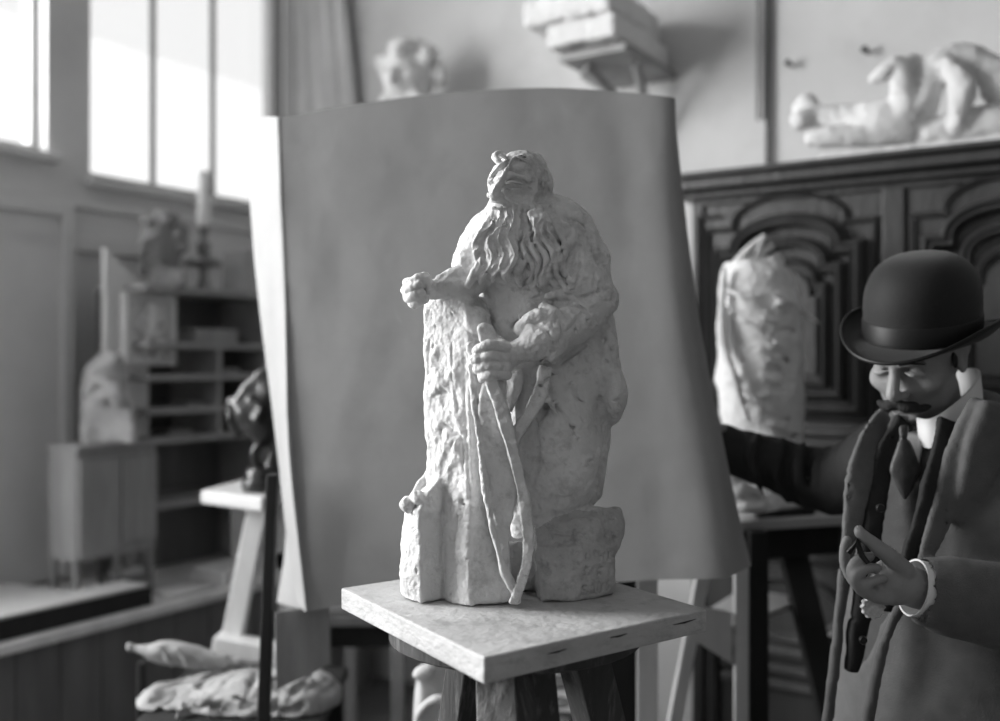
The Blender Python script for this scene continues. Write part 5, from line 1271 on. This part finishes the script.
# black jacket seen inside the overcoat, and its right sleeve
c = Clay((.40, 1.50, .78), (.95, 2.35, 1.44), .0045)
ribbon(c, [(905, 420, 1.81), (885, 455, 1.790), (874, 510, 1.765), (867, 570, 1.745), (858, 630, 1.745), (851, 672, 1.755)], [.018, .020, .018, .018, .015, .010], .012)
ribbon(c, [(950, 420, 1.745), (938, 470, 1.715), (924, 520, 1.70), (905, 570, 1.70), (886, 610, 1.71)], [.022, .022, .022, .016, .010], .010)
c.tube([(.82, 1.95, 1.285), (.77, 2.04, 1.245), (.71, 2.13, 1.19), (.60, 2.15, 1.225), (.485, 2.165, 1.262)], [.078, .076, .068, .058, .050], .015, sm=3)
rs = random.Random(8)
for i, x in enumerate((742, 756, 768, 780, 791, 801, 812, 823, 833)):
    y0 = 428 + i * 2.5; dp_ = 2.16 - .056
    c.tube([P(x + 4, y0 + 2, dp_ + .02), P(x - 3 + rs.uniform(-3, 3), y0 + 22, dp_ - .006), P(x - 2 + rs.uniform(-3, 3), y0 + 44, dp_ - .004), P(x + 8, y0 + 66, dp_ + .03)], [.004, .009, .009, .004], .012, i % 2 == 0, 4)
c.build('jacket', M['sleevein'], man, noise=((.004, 18), (.002, 45)), smooth=5)
# overcoat
c = Clay((.40, 1.40, .40), (1.30, 2.40, 1.44), .0050)
LV = [(.44, .88, 1.88, .30, .27, -.95), (.75, .862, 1.875, .245, .205, -.95), (.92, .853, 1.87, .212, .182, -.95), (1.05, .85, 1.865, .205, .178, -.95), (1.18, .852, 1.868, .205, .172, -.95), (1.26, .855, 1.872, .195, .155, -.95), (1.32, .860, 1.88, .140, .115, -.95), (1.345, .862, 1.885, .11, .095, -.95)]
c.stack(LV, .02)
c.ell((.815, 1.965, 1.28), (.06, .06, .06), None, .04); c.ell((.965, 1.77, 1.26), (.09, .09, .09), None, .04)

# left sleeve
cdn = (WRL - np.array(ELL)) / np.linalg.norm(WRL - np.array(ELL)); cuf = WRL - cdn * .030
c.tube([SHL, (1.01, 1.66, 1.03)], [.088, .078], .03); c.tube([(1.02, 1.65, 1.01), cuf - cdn * .03, cuf], [.082, .062, .054], .02)
# opening down the front, showing the waistcoat
op = [(898, 404), (878, 440), (862, 500), (855, 560), (846, 610), (842, 668), (850, 676), (868, 660), (880, 620), (905, 590), (930, 540), (950, 470), (968, 404), (940, 380), (905, 380)]
def cut(poly, y0, y1):
    for a_, b_ in poly: pass
for q4 in (((898, 404), (878, 440), (950, 470), (968, 400)), ((878, 440), (862, 500), (934, 520), (950, 470)), ((862, 500), (855, 560), (912, 576), (934, 520)), ((855, 560), (846, 612), (882, 626), (912, 576)), ((846, 612), (843, 668), (866, 664), (882, 626)), ((898, 406), (905, 370), (960, 370), (968, 404))):
    c.hull([P(x, y, 1.45) for x, y in q4] + [P(x + (5 if i in (0, 1) else 0), y, 1.86) for i, (x, y) in enumerate(q4)], .004, .006, True)
# keep only a shell: hollow above the waistcoat, neck hole
c.stack([(z_, x, y, rx - .022, ry - .022, g) for z_, x, y, rx, ry, g in LV[1:-1]] + [(1.40, .855, 1.885, .10, .09, -.95)], .0, True)
# sleeve again over the hollow, lapels, collar
cuf2 = cuf - cdn * .03
c.tube([(1.02, 1.65, 1.01), cuf2, cuf], [.080, .064, .056], .01)
c.tube([cuf - cdn * .012, cuf + cdn * .08], [.047, .047], .002, True)
def lapel(p, wd, th_):
    q = []
    for x, y, Y in p:
        t_ = c.surf(lambda t: P(x, y, t), Y - .09, Y + .09, 90); q.append([x, y, Y if t_ is None else t_])
    for _ in range(2):
        for i in range(1, len(q) - 1): q[i][2] = .5 * q[i][2] + .25 * (q[i - 1][2] + q[i + 1][2])
    ribbon(c, [tuple(x) for x in q], wd, th_)
lapel([(886, 412, 1.85), (874, 436, 1.80), (859, 478, 1.765), (851, 530, 1.745), (844, 580, 1.74), (838, 630, 1.745), (831, 690, 1.76), (825, 740, 1.78), (820, 800, 1.79)], [.014, .026, .026, .019, .013, .010, .010, .010, .010], .011)
lapel([(980, 400, 1.715), (972, 427, 1.68), (957, 470, 1.665), (940, 520, 1.66), (921, 565, 1.665), (903, 600, 1.675), (884, 645, 1.69), (872, 700, 1.70), (866, 740, 1.71), (860, 800, 1.72)], [.014, .026, .030, .022, .013, .010, .009, .009, .009, .009], .009)
lapel([(990, 402, 1.69), (986, 440, 1.655), (970, 490, 1.65), (953, 525, 1.66)], [.014, .034, .024, .008], .012)
c.tube([(.78, 1.965, 1.335), (.85, 1.985, 1.372), (.91, 1.93, 1.375), (.925, 1.85, 1.36), (.905, 1.80, 1.345)], [.020, .024, .024, .022, .018], .01, sm=4)
c.tube([P(958, 430, 1.66), P(968, 437, 1.65), P(985, 434, 1.645)], .003, .004, True, sm=3)
for p in ([(852, 600, 1.70), (838, 640, 1.72), (826, 700, 1.74)], [(905, 640, 1.64), (900, 680, 1.65), (890, 730, 1.66)], [(940, 650, 1.60), (935, 690, 1.61), (930, 730, 1.62)]): c.tube([P(*q) for q in p], [.004, .008, .006], .015, True, 4)
c.build('overcoat', M['coat'], man, noise=((.004, 9), (.0018, 24), (.0006, 70)), smooth=6)
# cuff
cd = Vector(tuple(WRL - np.array(ELL))).normalized(); ca = Vector(tuple(WRL)); qx = cd.to_track_quat('Z', 'Y').to_matrix().to_4x4()
MB().lathe(ca - cd * .006, [(.043, -.045), (.0445, -.045), (.0465, .010), (.0435, .010), (.0415, -.045)], 40, 1, 1, qx).build('shirt_cuff', M['linen'], man, True)
# trousers and shoes
c = Clay((.62, 1.60, .0), (1.08, 2.16, .92), .007)
for (x, y) in ((.80, 1.97), (.88, 1.83)): c.tube([(x, y, .86), (x - .01, y - .01, .48), (x, y, .075)], [.105, .085, .075], .02)
c.build('trousers', M['sleevein'], man, noise=((.004, 10),))
for (x, y) in ((.80, 1.93), (.88, 1.78)):
    c = Clay((x - .22, y - .13, .0), (x + .12, y + .12, .14), .005)
    c.ell((x - .05, y - .02, .045), (.135, .052, .045), rot(28), .02); c.ell((x + .02, y + .02, .07), (.055, .05, .055), rot(28), .02)
    c.hull([(x - 1, y - 1, .001), (x + 1, y - 1, .001), (x + 1, y + 1, .001), (x - 1, y + 1, .001), (x - 1, y - 1, -.2), (x + 1, y - 1, -.2), (x + 1, y + 1, -.2), (x - 1, y + 1, -.2)], 0, 0, True)
    c.build('shoe', M['dark'], man)
# buttons, white scalloped ornament on the watch chain
for (px, py, Y) in ((880, 508, 1.683), (863, 607, 1.675), (863, 640, 1.68)):
    MB().lathe(P(px, py, Y), [(.001, .005), (.006, .0045), (.0075, .001), (.0065, -.003), (.001, -.004)], 20, 1, 1, Matrix.Rotation(R(90), 4, 'X')).build('button', M['dark'], man, True)
wo = []
for i in range(72):
    a = 2 * math.pi * i / 72; wo.append((.0185 + .0014 * math.cos(a * 12)) )
V = []; cW = P(873, 607, 1.612)
for dy, s_ in ((.004, 1.), (-.002, 1.), (-.004, .9), (-.003, .66), (-.004, .6), (-.004, .01)):
    for i in range(72):
        a = 2 * math.pi * i / 72; V.append(cW + np.array((wo[i] * s_ * math.cos(a), dy, wo[i] * s_ * math.sin(a))))
Fc = [(j * 72 + i, j * 72 + (i + 1) % 72, (j + 1) * 72 + (i + 1) % 72, (j + 1) * 72 + i) for j in range(5) for i in range(72)] + [tuple(range(72))]
MB().add(V, Fc).build('watch_fob', mat('ivory_fob', .5, .4, .3, 120, 0), man, True)
MB().tube([P(875, 598, 1.62), P(884, 585, 1.655), P(892, 560, 1.675)], .0015, 6).build('watch_chain', M['metal'], man, True)
MB().tube([P(849, 552, 1.585), P(857, 542, 1.575), P(862, 556, 1.572), P(868, 563, 1.565)], [.006, .0065, .005, .0035], 12).build('stub', M['dark'], None, True, label='small dark shiny stub pinched between the thumb and finger of the man', cat='stub')
